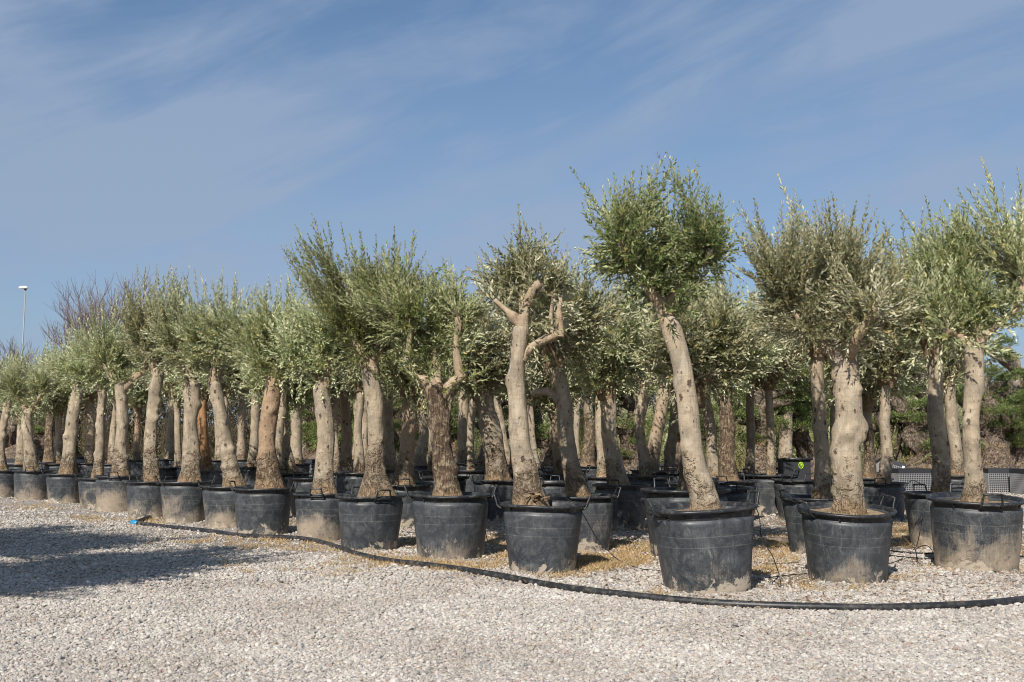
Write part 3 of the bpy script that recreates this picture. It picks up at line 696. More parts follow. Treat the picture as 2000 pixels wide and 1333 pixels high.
# --- the tree at right (A)
_, Y = pot_at('dusty speckled black pot under the olive at the right edge', 1900, 1118, rotz=-97, dirt=0.50, kind=0, scale=1.10, tilt=(3.2, 0))
front_tree('tall pale-leaved olive at the right edge with smooth straight trunk and long right limb', Y,
  [(1905, 972), (1902, 900), (1897, 800), (1903, 720), (1900, 655), (1898, 640)], [50, 36, 37, 36, 38, 42],
  [(1880, 520, 105, 100, 0), (1965, 455, 80, 100, .2), (1825, 500, 85, 90, 0), (1885, 600, 85, 34, .25), (1985, 510, 60, 80, .5), (1880, 430, 70, 60, 0)],
  [([(1898, 668), (1880, 646), (1862, 636), (1845, 628, -.2)], [22, 18, 15, 12]), ([(1902, 650), (1908, 620), (1906, 590, .1)], [30, 26, 24]),
   ([(1904, 665), (1925, 632), (1955, 606), (1980, 590), (1992, 555), (1997, 525)], [24, 20, 19, 18, 16, 15]), ([(1900, 640), (1880, 590, .3), (1870, 550, .4)], [20, 15, 10])],
  n=620, mat='pale', seed=3, inner=0.18, spikes=[(1915, 290), (1990, 318), (1888, 345), (1935, 330), (1900, 352), (1808, 370), (1925, 370), (1870, 388), (1960, 345), (1762, 395), (1835, 405)], spike=0.34, leafy=(0.35, 0.75), leaf=0.062)
# --- B knobbly
_, Y = pot_at('dark pot with wide open soil under the knobbly olive', 1647, 1141, rotz=18, dirt=0.10, kind=0, scale=1.03, tilt=(5.0, 0))
front_tree('stout knobbly pale olive trunk with a broad grey-green crown', Y,
  [(1660, 992), (1655, 930), (1651, 860), (1658, 800), (1652, 740), (1646, 690), (1640, 655)], [58, 50, 54, 56, 54, 53, 56],
  [(1560, 530, 95, 105, 0), (1650, 520, 110, 105, 0), (1720, 540, 75, 95, .1), (1620, 610, 110, 45, -.1), (1500, 480, 45, 60, 0), (1600, 450, 90, 50, .1), (1740, 590, 50, 45, -.1)],
  [([(1635, 690), (1600, 650), (1560, 610), (1530, 575, .2)], [26, 20, 15, 10]), ([(1655, 690), (1668, 655, -.25), (1700, 610, -.4), (1702, 590, -.45)], [34, 26, 18, 16]),
   ([(1645, 670), (1650, 610, .2), (1640, 560, .3)], [30, 22, 14]), ([(1650, 680), (1700, 630, .2), (1740, 590, .3)], [26, 18, 10])],
  n=720, mat='grey', seed=5, kamp=1.9, knots=26, lump=0.035, spikes=[(1470, 395), (1527, 395), (1595, 385), (1615, 388), (1668, 398), (1685, 420), (1480, 440), (1740, 430), (1560, 405), (1640, 405)], spike=0.28, leaf=0.052)
# --- C leaning nearest
_, Y = pot_at('nearest black pot with muddy foot, set crookedly beside the hose', 1377, 1162, rotz=14, dirt=0.22, kind=2, scale=1.11, tilt=(0.3, -3.0))
front_tree('tallest olive, smooth trunk leaning left under a round bright green crown', Y,
  [(1382, 1000), (1376, 960), (1358, 900), (1347, 830), (1340, 760), (1328, 690), (1312, 635), (1300, 600)], [62, 50, 46, 44, 42, 42, 42, 44],
  [(1285, 450, 120, 95, 0), (1220, 430, 85, 80, 0), (1345, 440, 85, 75, .1), (1280, 370, 70, 55, 0), (1290, 540, 95, 38, -.1), (1200, 500, 60, 45, 0), (1400, 470, 40, 45, 0)],
  [([(1305, 620), (1285, 575), (1258, 540), (1232, 505, -.1), (1208, 462, -.2)], [32, 26, 22, 20, 20]), ([(1305, 605), (1318, 560), (1345, 520), (1375, 497), (1388, 478, -.2)], [28, 22, 19, 18, 20]),
   ([(1303, 610), (1300, 550, .2), (1295, 500, .3)], [24, 18, 12])],
  n=640, mat='green', seed=8, knots=7, lump=0.03, spikes=[(1300, 290), (1275, 318), (1325, 318), (1120, 318), (1230, 332), (1405, 375), (1440, 455), (1345, 345), (1140, 370), (1150, 352), (1190, 350), (1415, 500), (1345, 322), (1310, 322)], spike=0.24, leaf=0.055)
# --- D
_, Y = pot_at('black pot with scuffed front under the two-limbed olive', 1057, 1122, rotz=-8, dirt=0.10, kind=1, scale=1.02, tilt=(0, 1))
front_tree('olive with bare sawn-off upper limbs and dull silver brown leaves', Y,
  [(1040, 980), (1030, 930), (1016, 860), (1012, 790), (1008, 720), (1014, 660), (1020, 620)], [60, 46, 37, 36, 37, 36, 32],
  [(1000, 510, 70, 65, 0.25), (1075, 515, 60, 65, .3), (970, 590, 55, 60, .45), (1095, 570, 45, 80, .5), (1035, 475, 60, 45, .15), (945, 540, 42, 45, .35)],
  [([(1018, 640), (1022, 610), (1030, 575), (1042, 550), (1054, 541)], [25, 19, 16, 16, 18]), ([(1016, 625), (1000, 603), (985, 590), (966, 573)], [16, 11, 10, 9]),
   ([(1020, 690), (1040, 664), (1068, 650), (1100, 634)], [23, 16, 15, 17]), ([(1093, 645), (1094, 622), (1091, 600), (1096, 570, .1)], [16, 11, 9, 6]), ([(1020, 620, .1), (1020, 560, .35), (1010, 510, .4)], [18, 14, 8]), ([(1080, 645, 0), (1076, 600, .2), (1085, 540, .3)], [9, 7, 5])],
  n=400, inner=0.12, mat='grey', bark=0.06, seed=11, knots=8, spikes=[(1020, 415), (1055, 430), (935, 480), (985, 450), (1005, 430), (1095, 440), (960, 470)], spike=0.3, leaf=0.057)
# --- E rough bark
_, Y = pot_at('black pot with muddy foot under the rough-barked olive', 880, 1095, rotz=5, dirt=0.14, kind=0, scale=1.08)
front_tree('olive with dark rough flaking bark from foot to fork', Y,
  [(878, 972), (868, 920), (862, 860), (856, 800), (853, 765), (850, 740)], [56, 46, 44, 42, 40, 42],
  [(800, 600, 85, 75, .3), (860, 570, 70, 75, .35), (760, 640, 70, 60, 0.1), (825, 680, 75, 32, .4), (920, 600, 50, 80, .4), (740, 560, 70, 70, .2)],
  [([(850, 760), (836, 742), (812, 736)], [30, 26, 22]), ([(818, 740), (803, 705), (798, 665), (803, 640), (800, 612)], [20, 15, 12, 11, 11]), ([(856, 770), (880, 745), (908, 722)], [25, 20, 18]), ([(900, 730), (893, 700), (891, 665), (895, 635), (893, 612)], [18, 15, 12, 11, 10]),
   ([(852, 745), (850, 690, .2), (840, 640, .3)], [22, 16, 10])],
  n=560, inner=0.12, mat='deep', bark=1.0, seed=14, knots=14, lump=0.08, rough=0.045, spikes=[(812, 445), (830, 500), (865, 500), (775, 460), (850, 520)], leaf=0.055)
# --- F burl foot
_, Y = pot_at('black pot with white scratches across two seams', 724, 1077, rotz=-62, dirt=0.08, kind=1, scale=0.98)
front_tree('pale olive trunk spreading into a warty burl foot, tallest dark shoots above', Y,
  [(733, 962), (731, 915), (735, 860), (734, 790), (727, 740), (722, 700)], [76, 44, 40, 38, 38, 36],
  [(690, 560, 85, 75, .1), (750, 540, 85, 80, .1), (640, 520, 60, 65, 0), (800, 540, 60, 55, .2), (700, 620, 80, 50, 0), (760, 640, 60, 50, .2)],
  [([(722, 715), (705, 680), (690, 640, .1)], [28, 20, 13]), ([(724, 715), (742, 670), (752, 625, .2)], [28, 20, 14]), ([(723, 710, .1), (720, 650, .4)], [20, 12])],
  n=620, mat='deep', bark=0.10, seed=17, knots=10, lump=0.07, flare=0.22, spikes=[(575, 432), (615, 412), (612, 430), (640, 430), (595, 470), (578, 460), (665, 430), (705, 440), (735, 452), (775, 440), (815, 450), (812, 470), (690, 470), (625, 450), (590, 500)], spike=0.38, leaf=0.056, leafy=(0.3, 0.65))
# --- G
_, Y = pot_at('sand-splashed pot with its handle turned to the front', 632, 1057, rotz=-92, dirt=0.55, kind=1, scale=0.93)
front_tree('smooth grey olive with leaf shadows below its fork', Y,
  [(633, 952), (632, 900), (636, 850), (633, 800), (627, 760), (627, 735)], [42, 36, 35, 33, 32, 34],
  [(625, 620, 75, 65, 0), (600, 600, 60, 60, .1), (660, 660, 60, 45, 0), (590, 680, 55, 38, -.1)],
  [([(625, 745), (605, 712), (585, 700), (565, 690)], [18, 15, 13, 10]), ([(630, 745), (645, 700), (640, 672), (637, 655)], [26, 22, 18, 17]), ([(632, 730), (655, 695, .1), (670, 670, .2)], [22, 18, 12])],
  n=430, mat='silver', seed=20, knots=6, lump=0.03, spikes=[(600, 530), (640, 545), (620, 520)])
# --- H
_, Y = pot_at('clean dark pot standing forward of the sand-splashed ones', 515, 1047, rotz=-8, dirt=0.06, kind=0, scale=0.99)
front_tree('orange-brown olive trunk with a wart low on its right side', Y,
  [(528, 947), (524, 900), (521, 850), (528, 790), (537, 740), (536, 715)], [56, 44, 34, 34, 34, 36],
  [(520, 620, 75, 65, 0), (560, 610, 55, 55, .1), (490, 650, 55, 50, 0), (550, 680, 60, 35, 0)],
  [([(535, 730), (522, 712), (513, 700)], [20, 17, 14]), ([(540, 735), (556, 712), (548, 695), (546, 672)], [18, 15, 14, 14]), ([(538, 720), (560, 700), (590, 712)], [14, 12, 9]), ([(537, 720, .1), (530, 670, .3)], [18, 12])],
  n=430, mat='pale', warm=0.45, bark=0.12, seed=23, knots=9, spikes=[(525, 530), (560, 535), (500, 545)], spike=.32)
# --- I leaning
_, Y = pot_at('sandy pot half hidden by the clean dark one', 447, 1032, rotz=12, dirt=0.5, kind=0, scale=0.95)
front_tree('spotted olive trunk leaning left, its foot to the right', Y,
  [(457, 942), (447, 890), (436, 830), (425, 770), (418, 735)], [38, 30, 28, 28, 28],
  [(420, 610, 75, 62, 0), (385, 620, 55, 55, .1), (455, 640, 50, 50, .1), (420, 675, 65, 32, 0)],
  [([(418, 745), (424, 710), (420, 690), (440, 655)], [22, 20, 16, 12]), ([(420, 735, .1), (400, 690, .2), (390, 660, .2)], [18, 13, 9])],
  n=400, mat='silver', seed=26, knots=12, spikes=[(432, 515), (460, 530), (400, 545)], spike=.32)
# --- J
_, Y = pot_at('broad pot brushed with sand to half its height', 362, 1022, rotz=8, dirt=0.45, kind=1, scale=0.99)
front_tree('thick straight olive trunk with dark pits, above the sand-brushed pot', Y,
  [(372, 937), (374, 880), (372, 820), (376, 770), (374, 735)], [36, 32, 31, 29, 28],
  [(350, 600, 70, 62, 0), (320, 610, 50, 55, .1), (380, 640, 55, 48, 0), (350, 680, 60, 30, 0)],
  [([(372, 745), (360, 705), (345, 670)], [22, 16, 11]), ([(374, 740, .1), (390, 700, .2), (395, 660, .2)], [20, 14, 10])],
  n=400, mat='silver', bark=0.06, seed=29, knots=14, spikes=[(335, 515), (385, 520), (355, 530)], spike=.32)
# --- K
_, Y = pot_at('dark pot with sandy foot behind the blue hose end', 294, 1014, rotz=-30, dirt=0.28, kind=0, scale=0.95)
front_tree('olive trunk full of small holes beside the blue hose end', Y,
  [(300, 933), (294, 880), (296, 820), (302, 760), (312, 715)], [28, 25, 25, 25, 24],
  [(300, 590, 60, 60, 0), (270, 620, 50, 50, 0), (320, 650, 55, 42, 0)],
  [([(310, 725), (296, 695), (285, 680), (275, 650)], [18, 15, 12, 9]), ([(312, 715, .1), (325, 675, .2)], [16, 11])],
  n=380, mat='grey', bark=0.10, seed=32, knots=14, spikes=[(285, 515), (305, 510), (330, 520), (310, 525)], spike=.34)
# --- L
_, Y = pot_at('light sand-covered pot left of the blue hose end', 231, 1001, rotz=-80, dirt=0.72, kind=1, scale=1.0)
front_tree('pitted olive trunk forking under the slope of crowns, left of the blue hose end', Y,
  [(236, 921), (236, 860), (240, 800), (238, 755), (237, 735)], [30, 25, 24, 24, 28],
  [(230, 640, 62, 60, 0), (200, 670, 50, 45, 0), (255, 670, 50, 45, 0)],
  [([(236, 748), (222, 722), (205, 700), (193, 690)], [16, 13, 11, 9]), ([(240, 748), (262, 728), (278, 715), (290, 700)], [16, 12, 11, 8]), ([(238, 740, .1), (238, 690, .2)], [15, 10])],
  n=360, mat='silver', bark=0.08, seed=35, knots=16, spikes=[(230, 555), (250, 560)], spike=.34)
# --- M
_, Y = pot_at('narrow slice of pot between two wider sandy pots', 192, 995, rotz=30, dirt=0.5, kind=0, scale=0.9)
front_tree('slender straight pale olive trunk with few spots', Y,
  [(191, 919), (196, 860), (198, 800), (200, 765), (201, 745)], [24, 19, 20, 20, 21],
  [(190, 680, 52, 48, 0), (165, 690, 40, 42, 0), (215, 690, 40, 40, .1)],
  [([(200, 752), (185, 735), (170, 722), (157, 717)], [14, 11, 9, 8]), ([(201, 748, .1), (212, 710, .2)], [14, 9])],
  n=320, mat='silver', seed=38, knots=8, spikes=[(190, 605), (160, 630)])
# --- N
_, Y = pot_at('pot with a dented muddy oval near its foot', 126, 984, rotz=20, dirt=0.42, kind=1, scale=0.93)
front_tree('olive trunk leaning right with cracked foot near the row end', Y,
  [(133, 916), (138, 860), (143, 810), (150, 765), (155, 745)], [32, 24, 23, 22, 22],
  [(145, 690, 50, 42, 0), (120, 705, 36, 32, 0), (165, 710, 36, 34, .1)],
  [([(154, 755), (145, 725), (130, 705)], [14, 10, 8]), ([(155, 748, .1), (165, 715, .2)], [13, 9])],
  n=300, mat='grey', seed=41, bark=0.05, knots=10)
# --- O
_, Y = pot_at('round pot with sand-coloured arc on its front, second from the end', 65, 978, rotz=-75, dirt=0.5, kind=0, scale=1.0)
front_tree('olive with tall open V fork near the left edge', Y,
  [(62, 913), (58, 870), (54, 830), (54, 800), (55, 790)], [26, 21, 18, 19, 22],
  [(55, 720, 52, 45, 0), (25, 725, 36, 38, 0), (85, 725, 34, 36, 0)],
  [([(55, 800), (68, 782), (80, 765), (90, 745)], [13, 10, 9, 7]), ([(54, 802), (44, 780), (35, 765), (25, 750)], [12, 9, 8, 6])],
  n=320, mat='silver', seed=44, knots=6)
_, Y = pot_at('pot cut by the left edge, in front of the leaning limb', 4, 973, rotz=40, dirt=0.4, kind=1, scale=0.95)
front_tree('bent olive trunk at the very left edge', Y,
  [(5, 912), (2, 870), (8, 820), (14, 790), (18, 775)], [22, 17, 15, 14, 14],
  [(0, 715, 48, 42, 0), (-35, 720, 40, 40, 0)],
  [([(15, 785), (5, 760), (-5, 740)], [11, 9, 7])], n=260, mat='silver', seed=47)

# ------------------------------------------------------------------ rows behind
def proto_crown(seed, mat, n, leaf, r=0.78, h=0.66):
    g = np.random.default_rng(seed); limbs = []; anchors = [np.zeros(3)]
    k = int(g.integers(3, 5)); a0 = g.uniform(0, 6.28)
    for i in range(k):
        a = a0 + i * 6.28 / k + g.uniform(-0.4, 0.4); o_ = g.uniform(0.25, 0.42); z = g.uniform(0.3, 0.55)
        P = [(0, 0, -0.14), (math.cos(a) * 0.09, math.sin(a) * 0.10, 0.06), (math.cos(a) * o_ * 0.6, math.sin(a) * o_ * 0.6, z * 0.45), (math.cos(a) * o_, math.sin(a) * o_, z)]
        me, C = trunk_mesh(P, [0.085, 0.07, 0.05, 0.04], seed * 9 + i, 10, knots=2, flare=0.1, flareh=0.05, name='branch', step=0.045)
        limbs.append(me); anchors += list(C[len(C) // 3::2])
    lobes = [(np.array([0, 0, h]), np.array([r * 0.9, r * 0.9, h * 0.95]), 2.0)]
    for i in range(4):
        a = g.uniform(0, 6.28); lobes.append((np.array([math.cos(a) * r * 0.45, math.sin(a) * r * 0.45, h * g.uniform(0.6, 1.2)]), np.array([r * 0.55, r * 0.55, h * 0.6]), 1.0))
    cm, tm = crown_mesh(anchors, lobes, n, LEAF[mat], g, leaf=leaf, spike=0.35, spacing=0.032, leafy=(0.4, 0.8))
    return limbs, cm, tm
PROTO = {'silver': [proto_crown(61, 'silver', 760, 0.068), proto_crown(62, 'silver', 760, 0.068), proto_crown(63, 'silver', 760, 0.068)],
         'deep': [proto_crown(64, 'deep', 520, 0.072), proto_crown(65, 'deep', 520, 0.072)],
         'grey': [proto_crown(66, 'grey', 760, 0.068), proto_crown(67, 'grey', 760, 0.068)]}
npr = 0
def back_tree(phrase, bx, by, tx, ty, w, mat='silver', bark=0.0, warm=0.0, Y=None, mid=None, potk=None, dirt=0.2, cs=1.0, prot=None, rotz=None, potrot=None, extra=()):
    """bx, by: where the trunk meets the soil in the photograph; tx, ty: where it meets the crown"""
    global npr
    npr += 1
    if Y is None: Y = ground(1000, by, 0.62)[1]
    s = F / Y
    b3 = at(bx, by, Y); base = np.array([b3[0], Y, 0.61])
    g = np.random.default_rng(900 + npr)
    top = at(tx, ty, Y) - base; top[2] -= (b3[2] - 0.61); top[1] = g.uniform(-0.15, 0.15)
    o = thing('olive_tree', phrase, 'tree', tuple(base), group=TREE_GROUP)
    m = top * 0.5 + np.array([g.normal(0, 0.035), g.normal(0, 0.05), 0]) if mid is None else None
    if m is None:
        m = at(mid[0], mid[1], Y) - base; m[2] -= (b3[2] - 0.61)
    q = m * 0.45 + np.array([g.normal(0, 0.02), 0, 0]); q2 = (m + top) / 2 + np.array([g.normal(0, 0.02), 0, 0])
    me, C = trunk_mesh([(0, 0, -0.04), q, m, q2, top], [0.9 * w / s / 2 * k for k in (1.2, 1.0, 0.95, 0.92, 0.98)], 2000 + npr * 3, 18, knots=8, bark_=None) if False else \
        trunk_mesh([(0, 0, -0.04), q, m, q2, top], [0.9 * w / s / 2 * k for k in (1.2, 1.0, 0.95, 0.92, 0.98)], 2000 + npr * 3, 18, knots=8, rough=0.03 * bark, step=0.05)
    t_ = link('trunk', me, o); t_['bark'] = bark; t_['warm'] = warm
    for i, (lp, lw) in enumerate(extra):
        Q = np.array([at(p_[0], p_[1], Y + (p_[2] if len(p_) > 2 else 0)) for p_ in lp]) - base; Q[:, 2] -= (b3[2] - 0.61)
        me, LC = trunk_mesh(Q, [w_ / s / 2 for w_ in lw], 5000 + npr * 5 + i, 14, lobes=0.06, lump=0.10, knots=5, flare=0.15, flareh=0.08, name='branch', step=0.04)
        c = link('branch', me, o); c['bark'] = 0.05; c['warm'] = 0.15
    lst = PROTO[mat]; limbs, cm, tm = lst[npr % len(lst)]
    rz = rotz if rotz is not None else g.uniform(0, 6.28); sc = 1.38 * cs * g.uniform(0.93, 1.07)
    kw = dict(loc=tuple(top), rot=(0, 0, rz), scale=(sc, sc, sc))
    for lm in limbs:
        c = link('branch', lm, o, **kw); c['bark'] = 0.0; c['warm'] = 0.1
    c = link('crown', cm, o, **kw); c['kind'] = 'stuff'
    link('twigs', tm, c)
    return o, Y
def back(phrase, *a, dirt=0.15, potk=None, pots=1.0, potrot=None, lab=None, **k):
    o, Y = back_tree(phrase[0], *a, **k)
    lab = phrase[1]
    X = o.location.x + random.uniform(-0.05, 0.05)
    pot(lab, X, Y, rotz=random.uniform(0, 180) if potrot is None else potrot, dirt=dirt, kind=(npr % 6) if potk is None else potk, scale=pots)
BACK = [
 # second row, right to left
 (('dappled olive trunk with corky foot, just left of the rightmost tree', 'sand-stained pot between the knobbly olive and the rightmost pot'), 1838, 955, 1825, 655, 33, dict(Y=12.6, mat='silver', bark=0.02, dirt=0.45, cs=0.85, potrot=-85)),
 (('shaded olive trunk with orange foot, right behind the dappled one', 'pot mostly hidden behind the sand-stained one'), 1870, 930, 1848, 735, 26, dict(mat='grey', cs=0.9)),
 (('tall shaded olive trunk just left of the knobbly one', 'narrow dark pot edge showing left of the knobbly olive pot'), 1606, 962, 1592, 650, 32, dict(Y=11.7, mat='grey', mid=(1600, 800), cs=0.85, potrot=20)),
 (('dark slim trunk hidden right behind the knobbly olive', 'deep-shadowed black pot right behind the knobbly olive'), 1697, 918, 1688, 760, 22, dict(extra=[([(1690, 775), (1712, 758), (1735, 750), (1758, 742)], [20, 15, 13, 12])], Y=17.6, mat='silver', bark=0.3)),
 (('pale-topped slim olive in front of the blackened old stump', 'pot with lime green ring mark beside it'), 1533, 914, 1538, 728, 28, dict(mat='grey', bark=0.05)),
 (('dark bark olive right of the leaning nearest trunk', 'shaded pot with looped drip tube on its rim'), 1424, 922, 1418, 718, 34, dict(Y=16.4, mat='silver', bark=0.6, potrot=60)),
 (('grey olive hugging the right side of the leaning nearest trunk', 'pot hidden behind the looped drip tube pot'), 1398, 929, 1372, 722, 24, dict(extra=[([(1372, 735), (1382, 712), (1410, 706), (1445, 712, -.2), (1470, 700, -.2), (1492, 688, -.2)], [26, 24, 22, 20, 14, 9])], Y=18.0, mat='silver', mid=(1388, 830))),
 (('dark olive stub behind the nearest pot', 'flat-rimmed pot standing behind the nearest one'), 1330, 962, 1358, 745, 30, dict(pots=1.16, Y=11.4, mat='grey', bark=0.5, cs=.8, potrot=-70, potk=2)),
 (('brown shaded olive leaning right, left of the leaning nearest trunk', 'pot in shadow under the brown leaning olive'), 1270, 921, 1302, 722, 27, dict(mat='grey', warm=0.2)),
 (('pale pocked olive leaning right behind the brown one', 'pot glimpsed under the pale pocked leaning olive'), 1240, 906, 1272, 725, 20, dict(mat='silver')),
 (('speckle-shaded olive leaning left in mid row', 'large shaded pot right of the scuffed handle pot'), 1210, 932, 1184, 735, 34, dict(Y=14.9, mat='grey', potrot=70)),
 (('black-shadowed straight trunk in the middle of the block', 'black pot in deep shade in the middle of the block'), 1146, 912, 1146, 757, 23, dict(mat='silver', bark=0.5)),
 (('thin pale trunk beside the black-shadowed one', 'far pot behind the black-shadowed trunk'), 1128, 898, 1125, 765, 14, dict(mat='silver')),
 (('dappled olive leaning left with pale sunlit foot, right of the sawn-limbed tree', 'scuffed pot with raised handle right of the sawn-limbed olive'), 1132, 957, 1082, 690, 38, dict(extra=[([(1092, 765), (1075, 752), (1055, 750), (1036, 754)], [22, 16, 13, 10])], Y=12.1, mat='grey', mid=(1105, 830), bark=0.02, cs=.8, potrot=10)),
 (('slim olive with orange foot behind the dappled leaning one', 'pot rim behind the scuffed handle pot'), 1094, 929, 1072, 780, 22, dict(mat='silver', warm=0.15)),
 (('thin shaded trunk touching the sawn-limbed olive', 'far pot behind the sawn-limbed olive'), 1050, 914, 1032, 770, 14, dict(mat='silver')),
 (('broad mottled olive with hollow foot between rough-barked and sawn-limbed trees', 'pot in shade under the broad mottled olive'), 972, 935, 938, 750, 44, dict(Y=16.6, mat='grey', bark=0.12, potrot=40)),
 (('narrow pale trunk behind the broad mottled olive', 'far pot behind the broad mottled olive'), 992, 908, 968, 745, 17, dict(mat='silver')),
 (('dappled short olive right of the rough-barked one', 'pot behind the rough-barked olive to its right'), 905, 907, 903, 755, 21, dict(mat='silver')),
 (('shaded olive touching the left of the rough-barked trunk', 'pot behind the rough-barked olive to its left'), 822, 911, 826, 785, 22, dict(mat='grey')),
 (('shadowed olive with golden foot between burl-footed and rough-barked trees', 'pot with dusty side between burl-footed and rough-barked olives'), 788, 938, 800, 742, 33, dict(Y=15.3, mat='silver', warm=0.25, potrot=-85)),
 (('pale pitted trunk just right of the burl-footed one', 'pot behind the burl-footed olive to its right'), 765, 918, 756, 752, 21, dict(mat='silver')),
 (('pale trunk peeping left of the burl-footed one', 'pot behind the burl-footed olive to its left'), 714, 905, 704, 738, 18, dict(mat='silver')),
 (('dappled olive with sinuous orange foot right of the smooth grey one', 'pot right behind the smooth grey olive'), 676, 921, 668, 750, 23, dict(mat='silver', warm=0.2)),
 (('faint thin trunk between smooth grey and burl-footed olives', 'far pot between smooth grey and burl-footed olives'), 692, 899, 698, 765, 13, dict(mat='grey')),
 (('sunlit straight trunk between orange-brown and smooth grey olives', 'pot showing a handle between orange-brown and smooth grey olives'), 578, 907, 572, 752, 23, dict(mat='silver')),
 (('shaded trunk leaning left, right of the orange-brown olive', 'pot in shade right of the orange-brown olive'), 566, 926, 545, 790, 24, dict(mat='silver', warm=.1)),
 (('dark far trunk left of the smooth grey olive', 'far pot left of the smooth grey olive'), 600, 897, 596, 760, 14, dict(mat='silver')),
 (('shadowed grey trunk left of the orange-brown olive', 'pot behind the orange-brown olive'), 494, 914, 500, 735, 20, dict(mat='grey')),
 (('pale forked trunk between spotted leaning and orange-brown olives', 'far pot between spotted leaning and orange-brown olives'), 470, 899, 479, 757, 18, dict(mat='silver')),
 (('terracotta red trunk behind the thick straight one', 'pot under the terracotta red trunk'), 402, 922, 396, 765, 24, dict(mat='silver', warm=1.0)),
 (('shaded far trunk right of the terracotta red one', 'far pot right of the terracotta red trunk'), 428, 900, 424, 770, 16, dict(mat='grey')),
 (('far light trunk left of the thick straight one', 'far pot left of the thick straight trunk'), 350, 914, 348, 765, 15, dict(mat='silver')),
 (('far spotted trunk right of the holed one', 'far pot right of the holed trunk'), 332, 898, 341, 750, 16, dict(mat='silver')),
 (('dark golden-footed thin trunk between the two pitted ones', 'far pot between the two pitted trunks'), 268, 900, 271, 790, 12, dict(mat='grey', warm=.4)),
 (('thin pale trunk hugging the forked pitted one', 'far pot behind the forked pitted trunk'), 219, 908, 230, 765, 16, dict(mat='silver')),
 (('shaded brown trunk between the slender and right-leaning ones', 'far pot behind the slender straight trunk'), 174, 906, 178, 770, 16, dict(mat='silver')),
 (('curved slim trunk right of the V-forked tree', 'far pot beside the right-leaning trunk'), 113, 907, 112, 795, 13, dict(mat='silver')),
 (('blackened trunk right of the V-forked tree', 'far pot beside the V-forked tree'), 96, 904, 99, 788, 18, dict(mat='silver', bark=.6)),
 (('whitish trunk touching the left of the V-forked one', 'pale blue-grey pot between the edge pot and the arc-marked one'), 40, 909, 42, 810, 16, dict(mat='silver')),
]
for ph, bx, by, tx, ty, w, kw in BACK:
    back(ph, bx, by, tx, ty, w, **kw)

pot('empty pot in front of the lime-marked trough', at(1560, 950, 16.8)[0], 16.8, rotz=50, dirt=0.1, kind=3)
FILL = [(1005, 18.6, 'pot seen right behind the foot of the sawn-limbed olive'), (1068, 16.6, 'dark pot rim just above the scuffed handle pot'), (1105, 20.5, 'small dark pot between the orange-footed and black-shadowed trunks'), (1180, 18.4, 'shaded pot behind the large shaded one'),
 (1262, 17.4, 'black pot half hidden behind the flat-rimmed one, at its left'), (1308, 19.5, 'small black pot seen above the flat-rimmed one'), (1352, 16.0, 'pot hidden by the leaning nearest trunk'), (1462, 19.6, 'pot rim right of the looped drip tube'),
 (1506, 17.8, 'pot left of the empty one before the trough'), (1640, 19.2, 'shaded pot behind the knobbly olive pot, at its left'), (1722, 16.4, 'dark open pot right of the knobbly trunk'), (868, 18.4, 'pot rim right of the rough-barked foot'),
 (920, 20.5, 'low dark pot left of the broad mottled olive'), (845, 22.0, 'far dark pot left of the rough-barked foot'), (700, 18.8, 'black pot rim behind the burl foot'), (655, 20.8, 'dark pot rim right of the smooth grey foot'),
 (606, 17.6, 'pot tucked behind the sand-splashed one'), (545, 20.0, 'dark pot rim right of the orange-brown foot'), (440, 21.5, 'dark pot rim behind the leaning spotted trunk'), (380, 24.0, 'dark pot rim behind the thick straight trunk'),
 (320, 24.5, 'dark pot rim right of the holed trunk'), (1400, 13.6, 'dark pot close behind the nearest one, at its right')]
FT = {1105: ('slim shaded olive between the orange-footed and black-shadowed trunks', 20, 1100, 745), 1180: ('dim trunk behind the speckle-shaded olive', 20, 1170, 745), 1262: ('tilting shaded trunk left of the brown leaning olive', 22, 1248, 740), 1308: ('shaded trunk touching the left of the leaning nearest trunk', 22, 1318, 745),
 1462: ('dark slender trunk alone right of the dark bark olive', 18, 1468, 745), 1506: ('thin dark trunk left of the lime-marked trough', 16, 1500, 740), 1640: ('trunk glimpsed between the tall shaded and knobbly olives', 18, 1632, 740), 1722: ('shaded trunk standing free right of the knobbly olive', 22, 1732, 735), 868: ('trunk peeping right of the rough-barked olive', 18, 880, 750),
 920: ('slim trunk left of the broad mottled olive', 16, 925, 750), 700: ('shaded trunk directly left of the burl foot', 18, 706, 745), 655: ('shaded trunk right beside the smooth grey olive', 18, 657, 745), 545: ('thin shaded trunk right behind the orange-brown olive', 16, 556, 745), 440: ('dim trunk behind the leaning spotted one', 16, 446, 755),
 1005: ('dim trunk left of the sawn-limbed olive', 20, 998, 745), 845: ('far trunk left of the rough-barked fork', 14, 838, 755), 380: ('thin trunk right of the thick straight one', 14, 388, 765)}
for px_, Y_, lb_ in FILL:
    if px_ in FT:
        ph_, w_, tx_, ty_ = FT[px_]; back_tree(ph_, px_ + random.uniform(-3, 3), 860 + 0.69 * F / Y_, tx_, ty_, w_, mat='silver' if px_ % 2 else 'grey', Y=Y_, cs=0.8)
for px_, Y_, lb_ in FILL: pot(lb_, at(px_, 950, Y_)[0], Y_, rotz=random.uniform(0, 180), dirt=random.uniform(0.0, 0.2), kind=random.randrange(6), scale=random.uniform(.95, 1.08))
# spread apart pots that would overlap (report only)
for i in range(len(ALLPOTS)):
    for j in range(i):
        a, b_ = ALLPOTS[i], ALLPOTS[j]
        d_ = math.hypot(a[0] - b_[0], a[1] - b_[1])
        if d_ < 0.8 * (a[2] + b_[2]) / 2: print('POT OVERLAP %.2f' % d_, a[3], '|', b_[3], round(a[1], 2), round(b_[1], 2))

